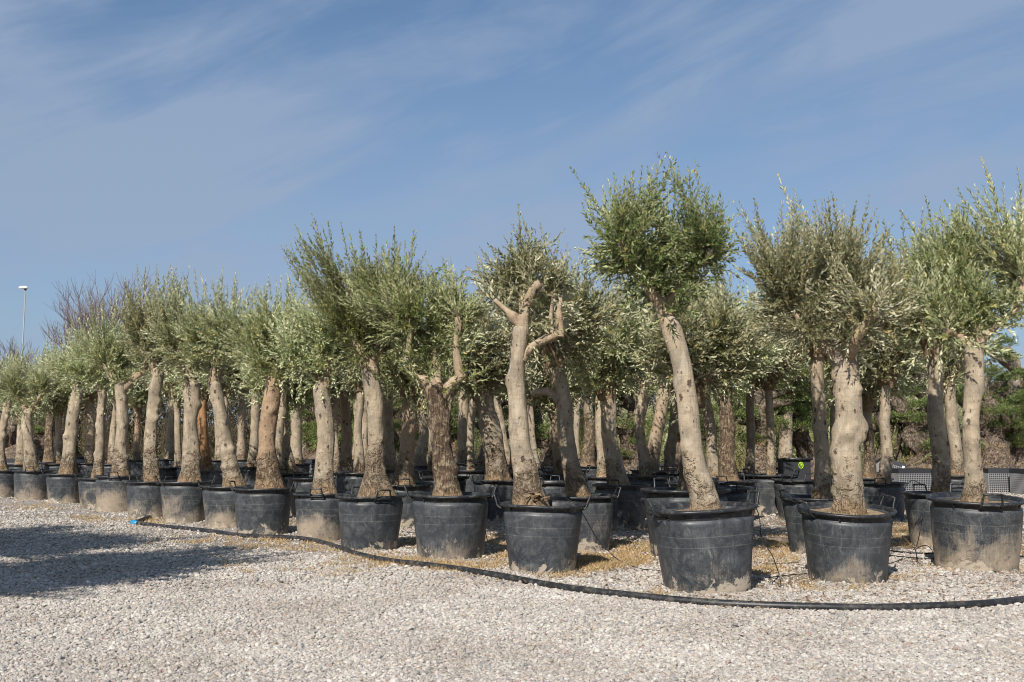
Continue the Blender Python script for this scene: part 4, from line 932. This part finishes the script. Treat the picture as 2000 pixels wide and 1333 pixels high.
# three more trees of the block across the lane, out of the frame: their shadows fall over the gravel
for k, (X, Y_, h) in enumerate(((-5.35, 7.0, 1.85), (-7.1, 8.4, 1.9), (-6.3, 5.4, 1.7), (-8.6, 10.0, 1.8))):
    o = thing('olive_tree', ['olive across the lane casting the long tree shadow', 'olive across the lane casting the far tree shadow', 'olive across the lane casting the near tree shadow', 'olive across the lane casting the farthest tree shadow'][k], 'tree', (X, Y_, 0.61), group='olives across the lane')
    me, C = trunk_mesh([(0, 0, -.04), (0.05, 0, h * 0.5), (0, 0, h)], [0.12, 0.1, 0.1], 3000 + k, 14)
    t_ = link('trunk', me, o); t_['bark'] = 0.0; t_['warm'] = 0.0
    limbs, cm, tm = PROTO['silver'][k % 3]
    for lm in limbs: link('branch', lm, o, (0, 0, h), scale=(1.2, 1.2, 1.1))
    c = link('crown', cm, o, (0, 0, h), scale=(1.85, 1.85, 1.5)); c['kind'] = 'stuff'; link('twigs', tm, c)
    pot(['pot of the olive across the lane with the long shadow', 'pot of the olive across the lane with the far shadow', 'pot of the olive across the lane with the near shadow', 'pot of the farthest olive across the lane'][k], X, Y_, dirt=0.4)

# ------------------------------------------------------------------ hose
hp = [(262, 1025), (290, 1028), (400, 1040), (480, 1050), (560, 1054), (620, 1061), (660, 1073), (700, 1087), (760, 1100), (830, 1108), (900, 1117), (960, 1128), (1040, 1143), (1130, 1158), (1250, 1171), (1400, 1184), (1550, 1191), (1700, 1193), (1850, 1190), (1930, 1186), (2000, 1179), (2100, 1168)]
HR = 0.031
HP = np.array([ground(x, y, 0.0) + np.array([0, 0, HR - 0.006]) for x, y in hp])
ho = thing('water_hose', 'thick black hose snaking along the gravel in front of the pots', 'hose', tuple(HP[0]))
mb = MB(); Cc = catmull(HP - HP[0], 0.07); Cc[:, 2] += SNoise(4, 3, 2)(Cc) * 0.004
mb.tube(Cc[2:], HR, 14); me = mb.build('pipe', M_hose); link('pipe', me, ho)
hp2 = [(266, 1024), (278, 1019), (292, 1014)]
Q = np.array([ground(x, y, 0.0) + np.array([0, 0, HR + 0.004]) for x, y in hp2]) - HP[0]
mb = MB(); mb.tube(catmull(Q, 0.06), HR * 0.9, 12); link('pipe', mb.build('pipe', M_hose), ho)
mb = MB(); d0 = unit(Cc[6] - Cc[0])
mb.tube(np.array([-d0 * 0.07, -d0 * 0.065, d0 * 0.02, d0 * 0.03, d0 * 0.11]), np.array([0.028, 0.045, 0.047, 0.040, 0.040]), 16, cap0=True)
mb.tube(np.array([d0 * 0.0, d0 * 0.0 + unit(Q[1] - Q[0]) * 0.10]), np.array([0.04, 0.04]), 14)
link('connector', mb.build('connector', M_blue), ho, label=None) if False else tag(link('connector', mb.build('connector', M_blue), ho), 'bright blue hose connector')

# ------------------------------------------------------------------ drip tubes
def drip(label, pts, r=0.0045):
    """pts: (px, py, Y or None); None = lying on the ground"""
    P = []
    for p in pts:
        P.append(ground(p[0], p[1]) + np.array([0, 0, r + 0.012]) if p[2] is None else at(p[0], p[1], p[2]))
    P = np.array(P); mb = MB(); mb.tube(catmull(P - P[0], 0.03), r, 6, cap0=True)
    tag(link('drip_tube', mb.build('drip_tube', M_drip), None, tuple(P[0])), label, 'drip tube', 'thin black drip tubes')
YC = pdepth(1161, 1.1); YD = pdepth(1122); YB = pdepth(1141); YA = pdepth(1118); YE = pdepth(1095)
drip('thin tube hanging from the nearest pot in a long curve', [(1448, 1000, YC), (1470, 985, YC + .1), (1483, 1010, YC + .1), (1487, 1050, YC + .05), (1508, 1085, YC - .1), (1519, 1115, YC - .25), (1521, 1128, None), (1508, 1142, None)])
drip('thin tube running from the sawn-limbed olive pot down to the gravel', [(1105, 974, YD), (1125, 985, YD - .15), (1141, 1008, YD), (1165, 1050, YD + .1), (1198, 1086, YD + .1), (1215, 1100, None), (1250, 1114, None), (1290, 1118, None)])
drip('tube arching from the sand-stained pot behind, down beside the knobbly olive', [(1800, 946, YA + 1.5), (1778, 940, YA + 1.3), (1757, 975, YA + 1.0), (1738, 1020, YA + .6), (1737, 1035, YA + .5), (1752, 1060, None), (1790, 1066, None)])
drip('pale-lit tube hanging in front of the sand-stained pot', [(1808, 985, YA - .2), (1800, 1020, YA - .2), (1792, 1060, YA + .0), (1785, 1075, None), (1755, 1098, None), (1722, 1106, None)])
drip('tube lying on the gravel right of the nearest pot, uppermost', [(1470, 1052, None), (1520, 1062, None), (1560, 1083, None), (1600, 1088, None)])
drip('tube lying on the gravel right of the nearest pot, lower one', [(1473, 1101, None), (1520, 1104, None), (1560, 1101, None)])
drip('short tube on the gravel near the foot of the nearest pot', [(1500, 1132, None), (1540, 1127, None), (1575, 1124, None)])
drip('first of the tubes bundled between the two rightmost front pots', [(1700, 1072, None), (1760, 1082, None), (1840, 1086, None), (1900, 1092, None), (2020, 1090, None)], 0.009)
drip('second of the tubes bundled between the two rightmost front pots', [(1700, 1082, None), (1750, 1090, None), (1835, 1096, None), (1880, 1094, None)], 0.007)
drip('looped thin tube standing up among the bundled tubes', [(1788, 1076, None), (1795, 1069, YA + .1), (1808, 1065, YA + .1), (1818, 1072, YA), (1822, 1082, None)])
drip('tube dropping beside the rough-barked olive pot', [(948, 1035, YE), (952, 1055, YE), (962, 1072, YE), (975, 1086, None), (990, 1090, None)])
drip('tube lying behind the pots left of the rough-barked olive', [(785, 1040, None), (800, 1043, None), (825, 1042, None)])
drip('thin tube dropping from the large shaded pot onto the gravel', [(1222, 1018, YE + .3), (1230, 1040, None), (1248, 1052, None), (1262, 1056, None)])
drip('looped tube springing from the rim of the shaded pot behind', [(1432, 925, 15.5), (1441, 917, 15.3), (1455, 920, 15.2), (1468, 928, 15.0), (1478, 950, 14.8), (1482, 985, 14.6)])
drip('small tube loop on the soil of the nearest pot', [(1440, 992, YC - .1), (1438, 984, YC - .1), (1448, 978, YC), (1460, 980, YC), (1466, 988, YC), (1458, 997, YC)], 0.0035)

# ------------------------------------------------------------------ dry grass, weeds, litter
def blades(name, label, P, h, g, mat, spread=0.6, w=0.0035, tone=None):
    n = len(P); d = unit(np.column_stack([g.normal(0, spread, n), g.normal(0, spread, n), np.ones(n)]))
    s = unit(np.cross(d, unit(g.normal(size=(n, 3))))) * w
    tip = P + d * h[:, None]; tip[:, 2] -= 0.2 * h * g.random(n)
    V = np.stack([P - s, P + s, tip], 1).reshape(-1, 3); T = np.arange(n * 3).reshape(-1, 3)
    tn = np.repeat(g.random(n) if tone is None else tone, 3)
    return tag(link(name, mesh(name, V, [T], [mat], smooth=False, attrs={'tone': tn})), label, kind='stuff')
g = np.random.default_rng(77); GP = []; GH = []
for (px, py, rx, ry, n) in patches:
    n = int(n * 3.2); cl_ = g.normal(size=(max(3, n // 45), 2)) * (rx * 0.6, ry * 0.7) + (px, py)
    q = cl_[g.integers(0, len(cl_), n)]
    for (x, y) in q:
        p = ground(x, y) + np.array([*g.normal(0, 0.06, 2), 0]); GP.append(p); GH.append(abs(g.normal(0.042, 0.018)))
GP = np.array(GP); GH = np.array(GH)
blades('dry_grass', 'short dry orange grass tufts between the pots', GP, GH, g, M_dry, 0.8, 0.004, np.where(g.random(len(GP)) < 0.97, g.random(len(GP)) * 0.92, 1.0))
n = 3200; LPx = np.column_stack([g.uniform(60, 2000, n), np.zeros(n)]); yy = np.interp(LPx[:, 0], [0, 260, 620, 1000, 1400, 2000], [1000, 1035, 1075, 1130, 1180, 1170]); LPx[:, 1] = yy - np.abs(g.normal(0, 55, n)) + 12
LPx = LPx[LPx[:, 1] > 935]; LP3 = np.array([ground(x, y) for x, y in LPx]) + np.array([0, 0, 0.016]); n = len(LP3)
V, T = leaf_arrays(LP3, unit(np.column_stack([g.normal(size=(n, 2)), g.normal(0, .15, n)])), unit(np.column_stack([g.normal(0, .4, (n, 2)), np.ones(n)])), g.uniform(.03, .075, n), g.uniform(.008, .018, n), g)
M_lit, t, b = newmat('leaf_litter'); at_n = N(t, 'ShaderNodeAttribute', attribute_name='tone')
L(t, ramp(t, at_n.outputs['Fac'], [(0, (0.10, 0.06, 0.03)), (0.5, (0.26, 0.16, 0.08)), (1.0, (0.40, 0.31, 0.19))]).outputs[0], b.inputs['Base Color'])
tag(link('leaf_litter', mesh('leaf_litter', V, [T], [M_lit], smooth=False, attrs={'tone': np.repeat(g.random(n), 4)})), 'dry brown leaf litter strewn between the pots', kind='stuff')
# weeds sprouting in the pots
def weed(label, px, py, Y, n, h, tone):
    p0 = at(px, py, Y); p0[2] = 0.625; g = np.random.default_rng(int(px)); P = g.normal(0, 0.025, (n, 3)) * (1, 1, 0); d = unit(np.column_stack([g.normal(0, 0.5, (n, 2)), np.ones(n)]))
    V, T = leaf_arrays(P, d, unit(g.normal(size=(n, 3))), g.uniform(0.5, 1.1, n) * h, np.full(n, 0.006), g)
    tag(link('weed', mesh('weed', V, [T], [M_dry], smooth=False, attrs={'tone': np.full(len(V), tone)}), None, tuple(p0)), label, 'weed', 'weeds growing in pots')
weed('small green weed sprig in the pot of the rough-barked olive', 921, 965, YE - .15, 18, 0.075, 1.0)
weed('yellowed weed tuft left of the leaning trunk in the nearest pot', 1333, 1000, YC - .25, 40, 0.06, 0.85)
weed('straw-coloured weed tuft at the right handle of the nearest pot', 1462, 992, YC, 40, 0.09, 0.7)
# exposed roots at the foot of D
o = thing('exposed_roots', 'tangle of pale broken roots at the foot of the sawn-limbed olive', 'roots', tuple(at(1052, 975, YD - .1)))
g = np.random.default_rng(9)
for k in range(9):
    a = g.uniform(-0.6, 0.6) if k > 3 else g.uniform(2.5, 4.0); l_ = g.uniform(0.08, 0.2); s0 = np.array([g.uniform(-0.06, 0.03), g.uniform(-0.08, 0.0), g.uniform(-0.01, 0.03)])
    P = [s0, s0 + np.array([math.cos(a) * l_ * .4, -0.03, g.uniform(0, 0.05)]), s0 + np.array([math.cos(a) * l_, -0.04 + math.sin(a) * l_ * .3, g.uniform(-0.02, 0.06)])]
    mb = MB(); C_ = catmull(P, 0.02); mb.tube(C_, np.linspace(0.013, 0.005, len(C_)), 7); c = link('root', mb.build('root', M_bark), o); c['warm'] = 0.6

# ------------------------------------------------------------------ mesh crates
def crate(label, px, py, Y, w, h, d, rot=(0, 0, 0), white=False):
    p = at(px, py, Y); 
    if rot[0] == 0 and rot[1] == 0: p[2] = 0
    o = thing('mesh_crate', label, 'crate', tuple(p), rot, 'black mesh crates')
    mb = MB(); mb.box((0, 0, h / 2), (w, d, h)); link('liner', mb.build('liner', M_lin, False), o)
    band = MB(); 
    for (cx_, cy_, sx, sy) in ((0, -d / 2, w, 0.012), (0, d / 2, w, 0.012), (-w / 2, 0, 0.012, d), (w / 2, 0, 0.012, d)):
        band.box((cx_ * 1.01, cy_ * 1.01, h - 0.04), (sx * 1.02, sy * 1.02, 0.10))
    link('top_band', band.build('top_band', M_lin, False), o)
    wr_ = MB(); st = 0.045
    for x in np.arange(-w / 2, w / 2 + 0.01, st):
        for sgn in (-1, 1): wr_.box((x, sgn * (d / 2 + 0.006), (h - 0.1) / 2), (0.011, 0.008, h - 0.1))
    for z in np.arange(0.02, h - 0.1, st):
        for sgn in (-1, 1): wr_.box((0, sgn * (d / 2 + 0.008), z), (w, 0.006, 0.011)); wr_.box((sgn * (w / 2 + 0.006), 0, z), (0.006, d, 0.011))
    for y in np.arange(-d / 2, d / 2 + 0.01, st):
        for sgn in (-1, 1): wr_.box((sgn * (w / 2 + 0.008), y, (h - 0.1) / 2), (0.008, 0.011, h - 0.1))
    c = link('wire_grid', wr_.build('wire_grid', M_wire, False), o); c['kind'] = 'stuff'
    if white:
        m_ = MB(); m_.box((w * 0.42, -d / 2 - 0.02, h * 0.72), (0.06, 0.01, 0.12)); link('torn_film', m_.build('torn_film', M_white, False), o)
    return o
YR = ground(1000, 962)[1]
crate('upright mesh crate right of the knobbly olive, under the tilted one', 1778, 962, YR, 0.92, 0.58, 0.7, (0, 0, R(6)))
crate('tilted mesh crate lying on top of the others', 1733, 936, YR + 1.2, 0.62, 0.46, 0.5, (R(-12), R(17), R(-8)), True)
crate('mesh crate right of the smooth straight trunk', 1962, 962, YR, 0.86, 0.58, 0.8, (0, 0, R(-14)))
crate('mesh crate cut by the right edge', 2022, 975, YR - 1, 0.8, 0.6, 0.7, (0, 0, R(4)))
crate('low mesh crate beyond the pots behind the sawn-limbed olive', 1082, 948, 29.0, 1.0, 0.66, 0.7, (0, 0, R(3)))
crate('low mesh crate seen left of the leaning nearest trunk', 1305, 952, 27.0, 0.8, 0.66, 0.7, (0, 0, R(-3)))
crate('far mesh crate seen between the orange-brown and smooth grey olives', 601, 950, 30.0, 0.9, 0.72, 0.7)
crate('far mesh crate behind the V-forked tree', 24, 950, 32.0, 1.0, 0.7, 0.7)

# pale tank at left
YT = 30.0
o = thing('storage_bin', 'pale grey bin standing behind the trunks at left', 'bin', tuple(at(160, 940, YT) * np.array([1, 1, 0])))
mb = MB(); mb.tube([(0, 0, 0), (0, 0, .75)], [0.20, 0.24], 24, capdome=0); link('bin_body', mb.build('bin_body', M_pole), o)
mb = MB(); mb.tube([(0, 0, .75), (0, 0, .80)], [0.27, 0.27], 24, cap0=True, capdome=0.05); link('bin_lid', mb.build('bin_lid', M_lin), o)
# lime ring mark on a pot
mb = MB(); a = np.linspace(0, 2 * math.pi, 20); mb.tube(np.column_stack([np.cos(a) * 0.040, np.zeros(20), np.sin(a) * 0.055]), 0.007, 6, cap1=False)
mb.box((0, 0, 0), (0.014, 0.01, 0.085)); mb.box((0.018, 0, 0.0), (0.012, 0.01, 0.05))
YM = 18.4
o = thing('marked_trough', 'black trough with lime green ring mark behind the slim pale-topped olive', 'trough', tuple(at(1556, 1000, YM) * np.array([1, 1, 0])))
m2 = MB(); m2.box((0.03, 0.2, 0.48), (0.5, 0.4, 0.96)); 
link('trough_body', m2.build('trough_body', M_lin, False), o)
m3 = MB(); m3.tube([(-0.25, -0.03, 0.955), (0.31, -0.03, 0.955)], 0.025, 10, cap0=True); link('trough_rim', m3.build('trough_rim', M_rim), o)
c = link('ring_mark', mb.build('ring_mark', M_lime), o, loc=(0.10, -0.008, 0.84)); c['label'] = 'lime green ring mark'

# ------------------------------------------------------------------ old gnarled olives with clipped pads
def pad_mesh(seed, n=1500, r=(0.42, 0.42, 0.25), mat='pad', leaf=0.05):
    g = np.random.default_rng(seed); d = unit(g.normal(size=(n, 3))); d[:, 2] = np.where(d[:, 2] < -0.3, -d[:, 2], d[:, 2])
    rr = g.uniform(0.55, 1, n)[:, None]; nz = SNoise(seed, 5, 2)
    P = d * np.array(r) * rr * (1 + 0.25 * nz(d * 1.2))[:, None]
    D = unit(d + g.normal(0, 0.6, (n, 3)) + np.array([0, 0, 0.35])); 
    V, T = leaf_arrays(P, D, unit(g.normal(size=(n, 3)) + np.array([0, 0, 1.0])), leaf * g.uniform(.7, 1.3, n), leaf * 0.5 * g.uniform(.7, 1.3, n), g)
    return mesh('foliage_pad', V, [T], [LEAF[mat]], smooth=False, attrs={'tone': np.repeat(g.random(n), 4)})
PADS = [pad_mesh(300), pad_mesh(301, r=(0.5, 0.4, 0.28)), pad_mesh(302, r=(0.34, 0.34, 0.22))]
OLDG = 'old gnarled olives with clipped leaf pads'
def old_olive(label, px, py, Y, H, r0, seed, lean=0.0, arms=6, pads=9, mound=0.0, dark=0.0):
    g = np.random.default_rng(seed); p = at(px, py, Y); base = np.array([p[0], Y, 0.25])
    o = thing('gnarled_olive_tree', label, 'tree', tuple(base), group=OLDG)
    P = [(0, 0, -0.3)]; z = 0
    for i in range(1, 6):
        P.append((lean * i / 5 + g.normal(0, 0.12), g.normal(0, 0.10), H * i / 5))
    me, C = trunk_mesh(P, [r0 * 1.1, r0 * .8, r0 * 0.62, r0 * 0.68, r0 * 0.45, r0 * 0.3], seed, 26, lobes=0.16, lump=0.20, knots=14, flare=0.6, flareh=0.5, rough=0.08, mat=M_oldbark, step=0.07)
    t_ = link('trunk', me, o); t_['bark'] = 0.35 if dark else 1.0; t_['warm'] = 0.0
    ends = [C[-1]]
    if 'diagonal' in label:
        Q = np.array([at(1835, 880, Y - .3), at(1790, 835, Y - .4), at(1745, 785, Y - .5), at(1700, 748, Y - .5)]) - base
        me, LC = trunk_mesh(Q, [.34, .27, .25, .20], 99, 20, lobes=.15, lump=.12, knots=6, flare=.1, rough=.06, mat=M_oldbark, name='branch', step=0.06)
        c = link('branch', me, o); c['bark'] = 1.0; c['warm'] = 0.1
    for k in range(arms):
        s0 = C[int(len(C) * g.uniform(0.35, 0.9))]; a = g.uniform(0, 6.28); l_ = g.uniform(0.5, 1.1)
        Q = [s0, s0 + np.array([math.cos(a) * l_ * .4, math.sin(a) * l_ * .4, g.uniform(.0, .2)]), s0 + np.array([math.cos(a + .3) * l_ * .8, math.sin(a + .3) * l_ * .8, g.uniform(.1, .45)]), s0 + np.array([math.cos(a) * l_, math.sin(a) * l_, g.uniform(.25, .7)])]
        me, LC = trunk_mesh(Q, [r0 * .45, r0 * .33, r0 * .25, r0 * .12], seed * 3 + k, 12, lobes=.12, lump=.2, knots=5, flare=.2, rough=.06, mat=M_oldbark, name='branch', step=0.06)
        c = link('branch', me, o); c['bark'] = 1.0; ends += [LC[-1], LC[len(LC) // 2]]
    for k in range(pads):
        e = ends[k % len(ends)] if k < len(ends) else C[int(len(C) * g.uniform(0.3, 1.0)) - 1] + np.array([g.choice([-1, 1]) * r0 * g.uniform(1.0, 1.5), -r0 * g.uniform(.2, 1.2), 0])
        s_ = g.uniform(0.65, 1.15)
        link('foliage_pad', PADS[int(g.integers(3))], o, tuple(e + np.array([g.normal(0, .08), -0.08 + g.normal(0, .08), 0.05])), (0, 0, g.uniform(0, 6.28)), (s_, s_, s_))['kind'] = 'stuff'
    return o
OLD = [('old gnarled olive far behind the sawn-limbed tree, left of it', 955, 905, 31, 2.9, .30, 401, .3),
 ('old gnarled olive showing green pads right of the sawn-limbed tree', 1070, 905, 30, 3.0, .30, 402, -.2),
 ('forked old olive between the speckle-shaded and pocked leaning trunks', 1222, 905, 27, 3.0, .26, 403, .2),
 ('squat pale old olive left of the leaning nearest trunk', 1325, 905, 29, 2.6, .38, 404, 0.0),
 ('blackened old olive on a wide straw-coloured root mound', 1492, 905, 25, 3.0, .30, 405, .15),
 ('dark hollow old olive behind the slim pale-topped trunk', 1568, 905, 26, 2.8, .36, 406, -.1),
 ('old olive with thick diagonal bough behind the knobbly tree', 1745, 905, 28.5, 3.5, .38, 407, -.5),
 ('old olive clipped in tiers between the knobbly and dappled trees', 1800, 905, 28, 3.2, .30, 408, .1),
 ('large brown old olive stump behind the smooth straight trunk', 1935, 905, 28.5, 2.9, .55, 409, .1),
 ('dark twisted old olive at the far right edge', 1992, 905, 29, 3.8, .34, 410, -.2),
 ('old olive deep in the block left of the rough-barked tree', 850, 905, 33, 2.8, .32, 411, .1),
 ('old olive behind the burl-footed tree', 745, 905, 34, 2.7, .34, 412, .1),
 ('faint old olive behind the smooth grey tree', 655, 905, 35, 2.6, .34, 413, 0),
 ('faint old olive behind the orange-brown tree', 610, 905, 36, 2.7, .30, 414, .2),
 ('brown stump of an old olive near the left edge', 20, 905, 36, 2.1, .45, 415, .1),
 ('brown arching old olive behind the V-forked tree', 85, 905, 38, 2.0, .40, 416, .3)]
for (lb, px, py, Y_, H, r0, sd, ln) in OLD:
    old_olive(lb, px, py, Y_, H, r0, sd, ln, pads=19 if px > 300 else 3)
# straw-coloured root mound in a low crate for each large old tree
def mound(label, px, Y, w, h, seed):
    g = np.random.default_rng(seed); o = thing('root_mound', label, 'root mound', tuple(at(px, 900, Y) * np.array([1, 1, 0])), group='root mounds of the old olives')
    seg = 30; prof = [(1.0, 0), (0.98, .25), (0.85, .45), (0.6, .72), (0.42, .95), (0.3, 1.15), (0.0, 1.2)]
    V = []; nz = SNoise(seed, 4, 4)
    for (r, z) in prof:
        for j in range(seg):
            a = j / seg * 6.2832; V.append((math.cos(a) * r * w / 2, math.sin(a) * r * w / 2, z * h))
    V = np.array(V); V[:, :2] *= (1 + 0.16 * nz(V))[:, None]
    i = np.arange(len(prof) - 1)[:, None]; j = np.arange(seg)[None]; a = i * seg + j; b_ = i * seg + (j + 1) % seg
    c = link('root_ball', mesh('root_ball', V, [np.stack([a, b_, b_ + seg, a + seg], -1).reshape(-1, 4)], [M_oldbark]), o); c['bark'] = 1.0; c['warm'] = 0.2
    # matted roots
    n = 900; k = g.integers(seg, len(V) - seg, n); P = V[k] + g.normal(0, 0.05, (n, 3)); d = unit(g.normal(size=(n, 3)) * (1, 1, .7))
    VV, T = leaf_arrays(P, d, unit(P - np.array([0, 0, 0])), g.uniform(.06, .18, n), np.full(n, 0.012), g)
    link('loose_roots', mesh('loose_roots', VV, [T], [M_dry], smooth=False, attrs={'tone': np.repeat(g.random(n) * .9, 4)}), o)['kind'] = 'stuff'
for lb, px, Y_, w, h, s_ in (('wide straw-coloured mound under the blackened old olive', 1478, 24.5, 1.0, 1.0, 1), ('brown root mound behind the dappled trees', 1800, 27.6, 1.6, .72, 2), ('root mound right of the smooth straight trunk', 1945, 27, 1.4, .95, 3),
      ('root mound behind the sawn-limbed tree', 1085, 28, 1.4, .95, 4), ('root mound left of the leaning nearest trunk', 1340, 27, 1.3, .95, 5), ('root mound between speckle-shaded and dappled leaning trunks', 1170, 29, 1.3, .95, 6),
      ('root mound behind the broad mottled olive', 955, 30, 1.3, 1.0, 7), ('root mound behind the rough-barked tree', 880, 31, 1.3, 1.0, 8), ('root mound far behind the smooth grey tree', 640, 33, 1.6, 1.0, 9), ('tan earth mound at the left edge', 35, 34, 1.9, .9, 10)):
    mound(lb, px, Y_, w, h, s_)

# ------------------------------------------------------------------ pale shrubs at the back right
def shrub_mesh(seed, w, h, n, mat, leaf):
    g = np.random.default_rng(seed)
    anchors = np.column_stack([g.uniform(-w * .3, w * .3, 12), g.uniform(-w * .2, w * .2, 12), g.uniform(0, .3, 12)])
    lobes = [(np.array([g.uniform(-.3, .3) * w, 0, h * .45]), np.array([w * .35, w * .35, h * .5]), 1) for _ in range(4)]
    return crown_mesh(anchors, lobes, n, LEAF[mat], g, leaf=leaf, spacing=0.04, leafy=(.5, 1.0), wr=.24)
SH = [shrub_mesh(501, 2.6, 2.3, 260, 'straw', .11), shrub_mesh(502, 2.6, 2.6, 260, 'silver', .10), shrub_mesh(503, 3.2, 3.6, 300, 'pad', .10), shrub_mesh(504, 3.2, 3.4, 300, 'brush', .10)]
SHR = [('pale yellow-green willowy shrub right of the dark bark olive', 1455, 29, 0, 1.0), ('pale willowy shrub right of the knobbly olive', 1735, 29, 0, 1.0), ('silver shrub behind the looped drip tube pot', 1430, 33, 1, 1.25),
 ('pale feathery shrub between dappled and smooth straight trunks', 1885, 30, 0, 1.15), ('silvery shrub low at the right edge', 1985, 31, 1, 1.0), ('silvery shrub above the tilted crate', 1720, 34, 1, 1.4),
 ('yellow-green bush glimpsed left of the leaning nearest trunk', 1250, 36, 0, 1.2), ('pale shrub far behind the knobbly olive', 1640, 36, 0, 1.3), ('silvery shrub far behind the smooth straight trunk', 1870, 38, 1, 1.5),
 ('silvery shrub far behind the sawn-limbed tree', 1040, 38, 1, 1.2), ('dark shrub far behind the rough-barked tree', 920, 40, 2, 1.0), ('pale shrub behind the pocked leaning trunk', 1160, 38, 0, 1.2), ('silvery shrub behind the dark bark olive', 1350, 38, 1, 1.4),
 ('brown thin-leaved shrub behind the burl-footed tree', 790, 40, 3, .95), ('brown thin-leaved shrub behind the smooth grey tree', 690, 41, 3, .95), ('brown shrub behind the orange-brown tree', 570, 42, 3, .95), ('brown shrub behind the spotted leaning trunk', 460, 42, 3, .9),
 ('brown shrub behind the terracotta red trunk', 390, 43, 3, .95), ('brown shrub behind the holed trunk', 310, 44, 3, .9), ('brown shrub behind the pitted forked trunk', 225, 44, 3, .95), ('brown shrub behind the slender trunk', 150, 45, 3, .9), ('brown shrub behind the V-forked tree', 70, 45, 3, .9), ('brown shrub at the left edge', -10, 45, 3, .95),
 ('tall silvery shrub at the right behind the old olives', 1560, 40, 1, 1.5), ('tall silvery shrub behind the leaning nearest trunk', 1290, 42, 1, 1.5), ('tall pale shrub behind the two rightmost trees', 1790, 42, 0, 1.6)]
for i, (lb, px, Y_, k, sc) in enumerate(SHR):
    o = thing('shrub', lb, 'shrub', tuple(at(px, 900, Y_) * np.array([1, 1, 0])), (0, 0, i * 1.3), 'shrubs beyond the rows'); o.scale = (sc * 1.15, sc * 1.15, sc)
    c = link('foliage', SH[k][0], o); c['kind'] = 'stuff'; link('twigs', SH[k][1], c)

# distant wood and field edge
g = np.random.default_rng(88); n = 190000
X = g.uniform(-40, 40, n); top = np.where(X < -14, 5.2, 4.3) + .5 * np.sin(X * .35) + .4 * np.sin(X * .9 + 2) + .3 * np.sin(X * 2.3); Z = g.random(n) ** .75 * top
P = np.column_stack([X, g.uniform(46, 51, n), Z])
V, T = leaf_arrays(P, unit(g.normal(size=(n, 3)) + np.array([0, 0, .6])), unit(g.normal(size=(n, 3))), g.uniform(.15, .42, n), g.uniform(.04, .10, n), g)
tag(link('hedge_foliage', mesh('hedge_foliage', V, [T], [LEAF['brush']], smooth=False, attrs={'tone': np.repeat(g.random(n), 4)})), 'brownish green wood edge beyond the nursery', kind='stuff')
Vb = []; Q = []
for k, x in enumerate(np.linspace(-70, 70, 71)):
    Vb += [(x, 69, -0.2), (x, 70 + 1.5, 2.2 + .6 * math.sin(x * .35)), (x, 80, 2.4)]
for k in range(70):
    a = k * 3; Q += [(a, a + 3, a + 4, a + 1), (a + 1, a + 4, a + 5, a + 2)]
tag(link('hill', mesh('hill', np.array(Vb), [np.array(Q)], [M_grass])), 'low grassy bank under the distant wood', kind='structure')

# ------------------------------------------------------------------ bare trees
def bare_tree(label, px, top_py, Y, seed, W=3.0):
    g = np.random.default_rng(seed); p = at(px, top_py, Y); H = p[2]; o = thing('bare_tree', label, 'tree', (p[0], Y, 0), group='leafless trees beyond the rows')
    mbt = MB(); mbb = MB(); 
    def grow(p0, d, l_, r, lev, mb):
        n = 4; P = [p0]; dd = d
        for i in range(n):
            dd = unit(dd + g.normal(0, .10, 3) + np.array([0, 0, .07])); P.append(P[-1] + dd * l_ / n)
        P = np.array(P); mb.tube(P, np.linspace(r, r * .6, n + 1), 6 if lev < 2 else 3, cap1=False)
        if lev >= 5: return
        for k in range(int(g.integers(2, 5)) if lev < 4 else 3):
            q = P[int(g.integers(2, n + 1))]; ax = unit(g.normal(size=3)); nd = unit(dd + ax * (0.45 + .05 * lev)); nd[2] = abs(nd[2]) * .9 + .15
            grow(q, unit(nd), l_ * g.uniform(.62, .8), r * .55, lev + 1, mbb)
        if lev < 5: grow(P[-1], dd, l_ * .75, r * .6, lev + 1, mbb)
    grow(np.zeros(3), np.array([0, 0, 1.0]), H * .30, 0.14, 0, mbt)
    zmax = max(v[:, 2].max() for v in mbb.V); k = H / zmax
    a = link('trunk', mbt.build('trunk', M_bare), o); b_ = link('branches', mbb.build('branches', M_bare), o); b_['kind'] = 'stuff'
    a.scale = b_.scale = (k, k, k)
bare_tree('leafless purplish tree, larger one beside the lamp post', 160, 532, 52, 12)
bare_tree('leafless purplish tree, smaller one behind the crowns', 252, 515, 56, 15)
bare_tree('low leafless tree at the very left edge', -8, 655, 58, 21)

# ------------------------------------------------------------------ lamp post
YL = 62; p = at(50, 563, YL); o = thing('street_lamp', 'tall thin lamp post with a white head rising above the far trees', 'lamp post', (p[0], YL, 0))
mb = MB(); mb.tube([(0, 0, 0), (0, 0, p[2] * .5), (0, 0, p[2] - .1)], [.06, .05, .035], 10); link('pole', mb.build('pole', M_pole), o)
V, Q_, T_ = tube(np.array([(-.42, 0, 0), (-.36, 0, .02), (-.15, 0, .04), (.05, 0, .03), (.14, 0, 0)]) + np.array([0, 0, p[2]]), np.array([.03, .08, .10, .09, .05]), 14, cap0=True)
link('lamp_head', mesh('lamp_head', V, [Q_, T_], [M_lamp]), o)
mb = MB(); mb.tube([(0, 0, p[2] - .14), (0, 0, p[2] - .02)], [.07, .09], 10, cap0=True); link('bracket', mb.build('bracket', M_lin), o)
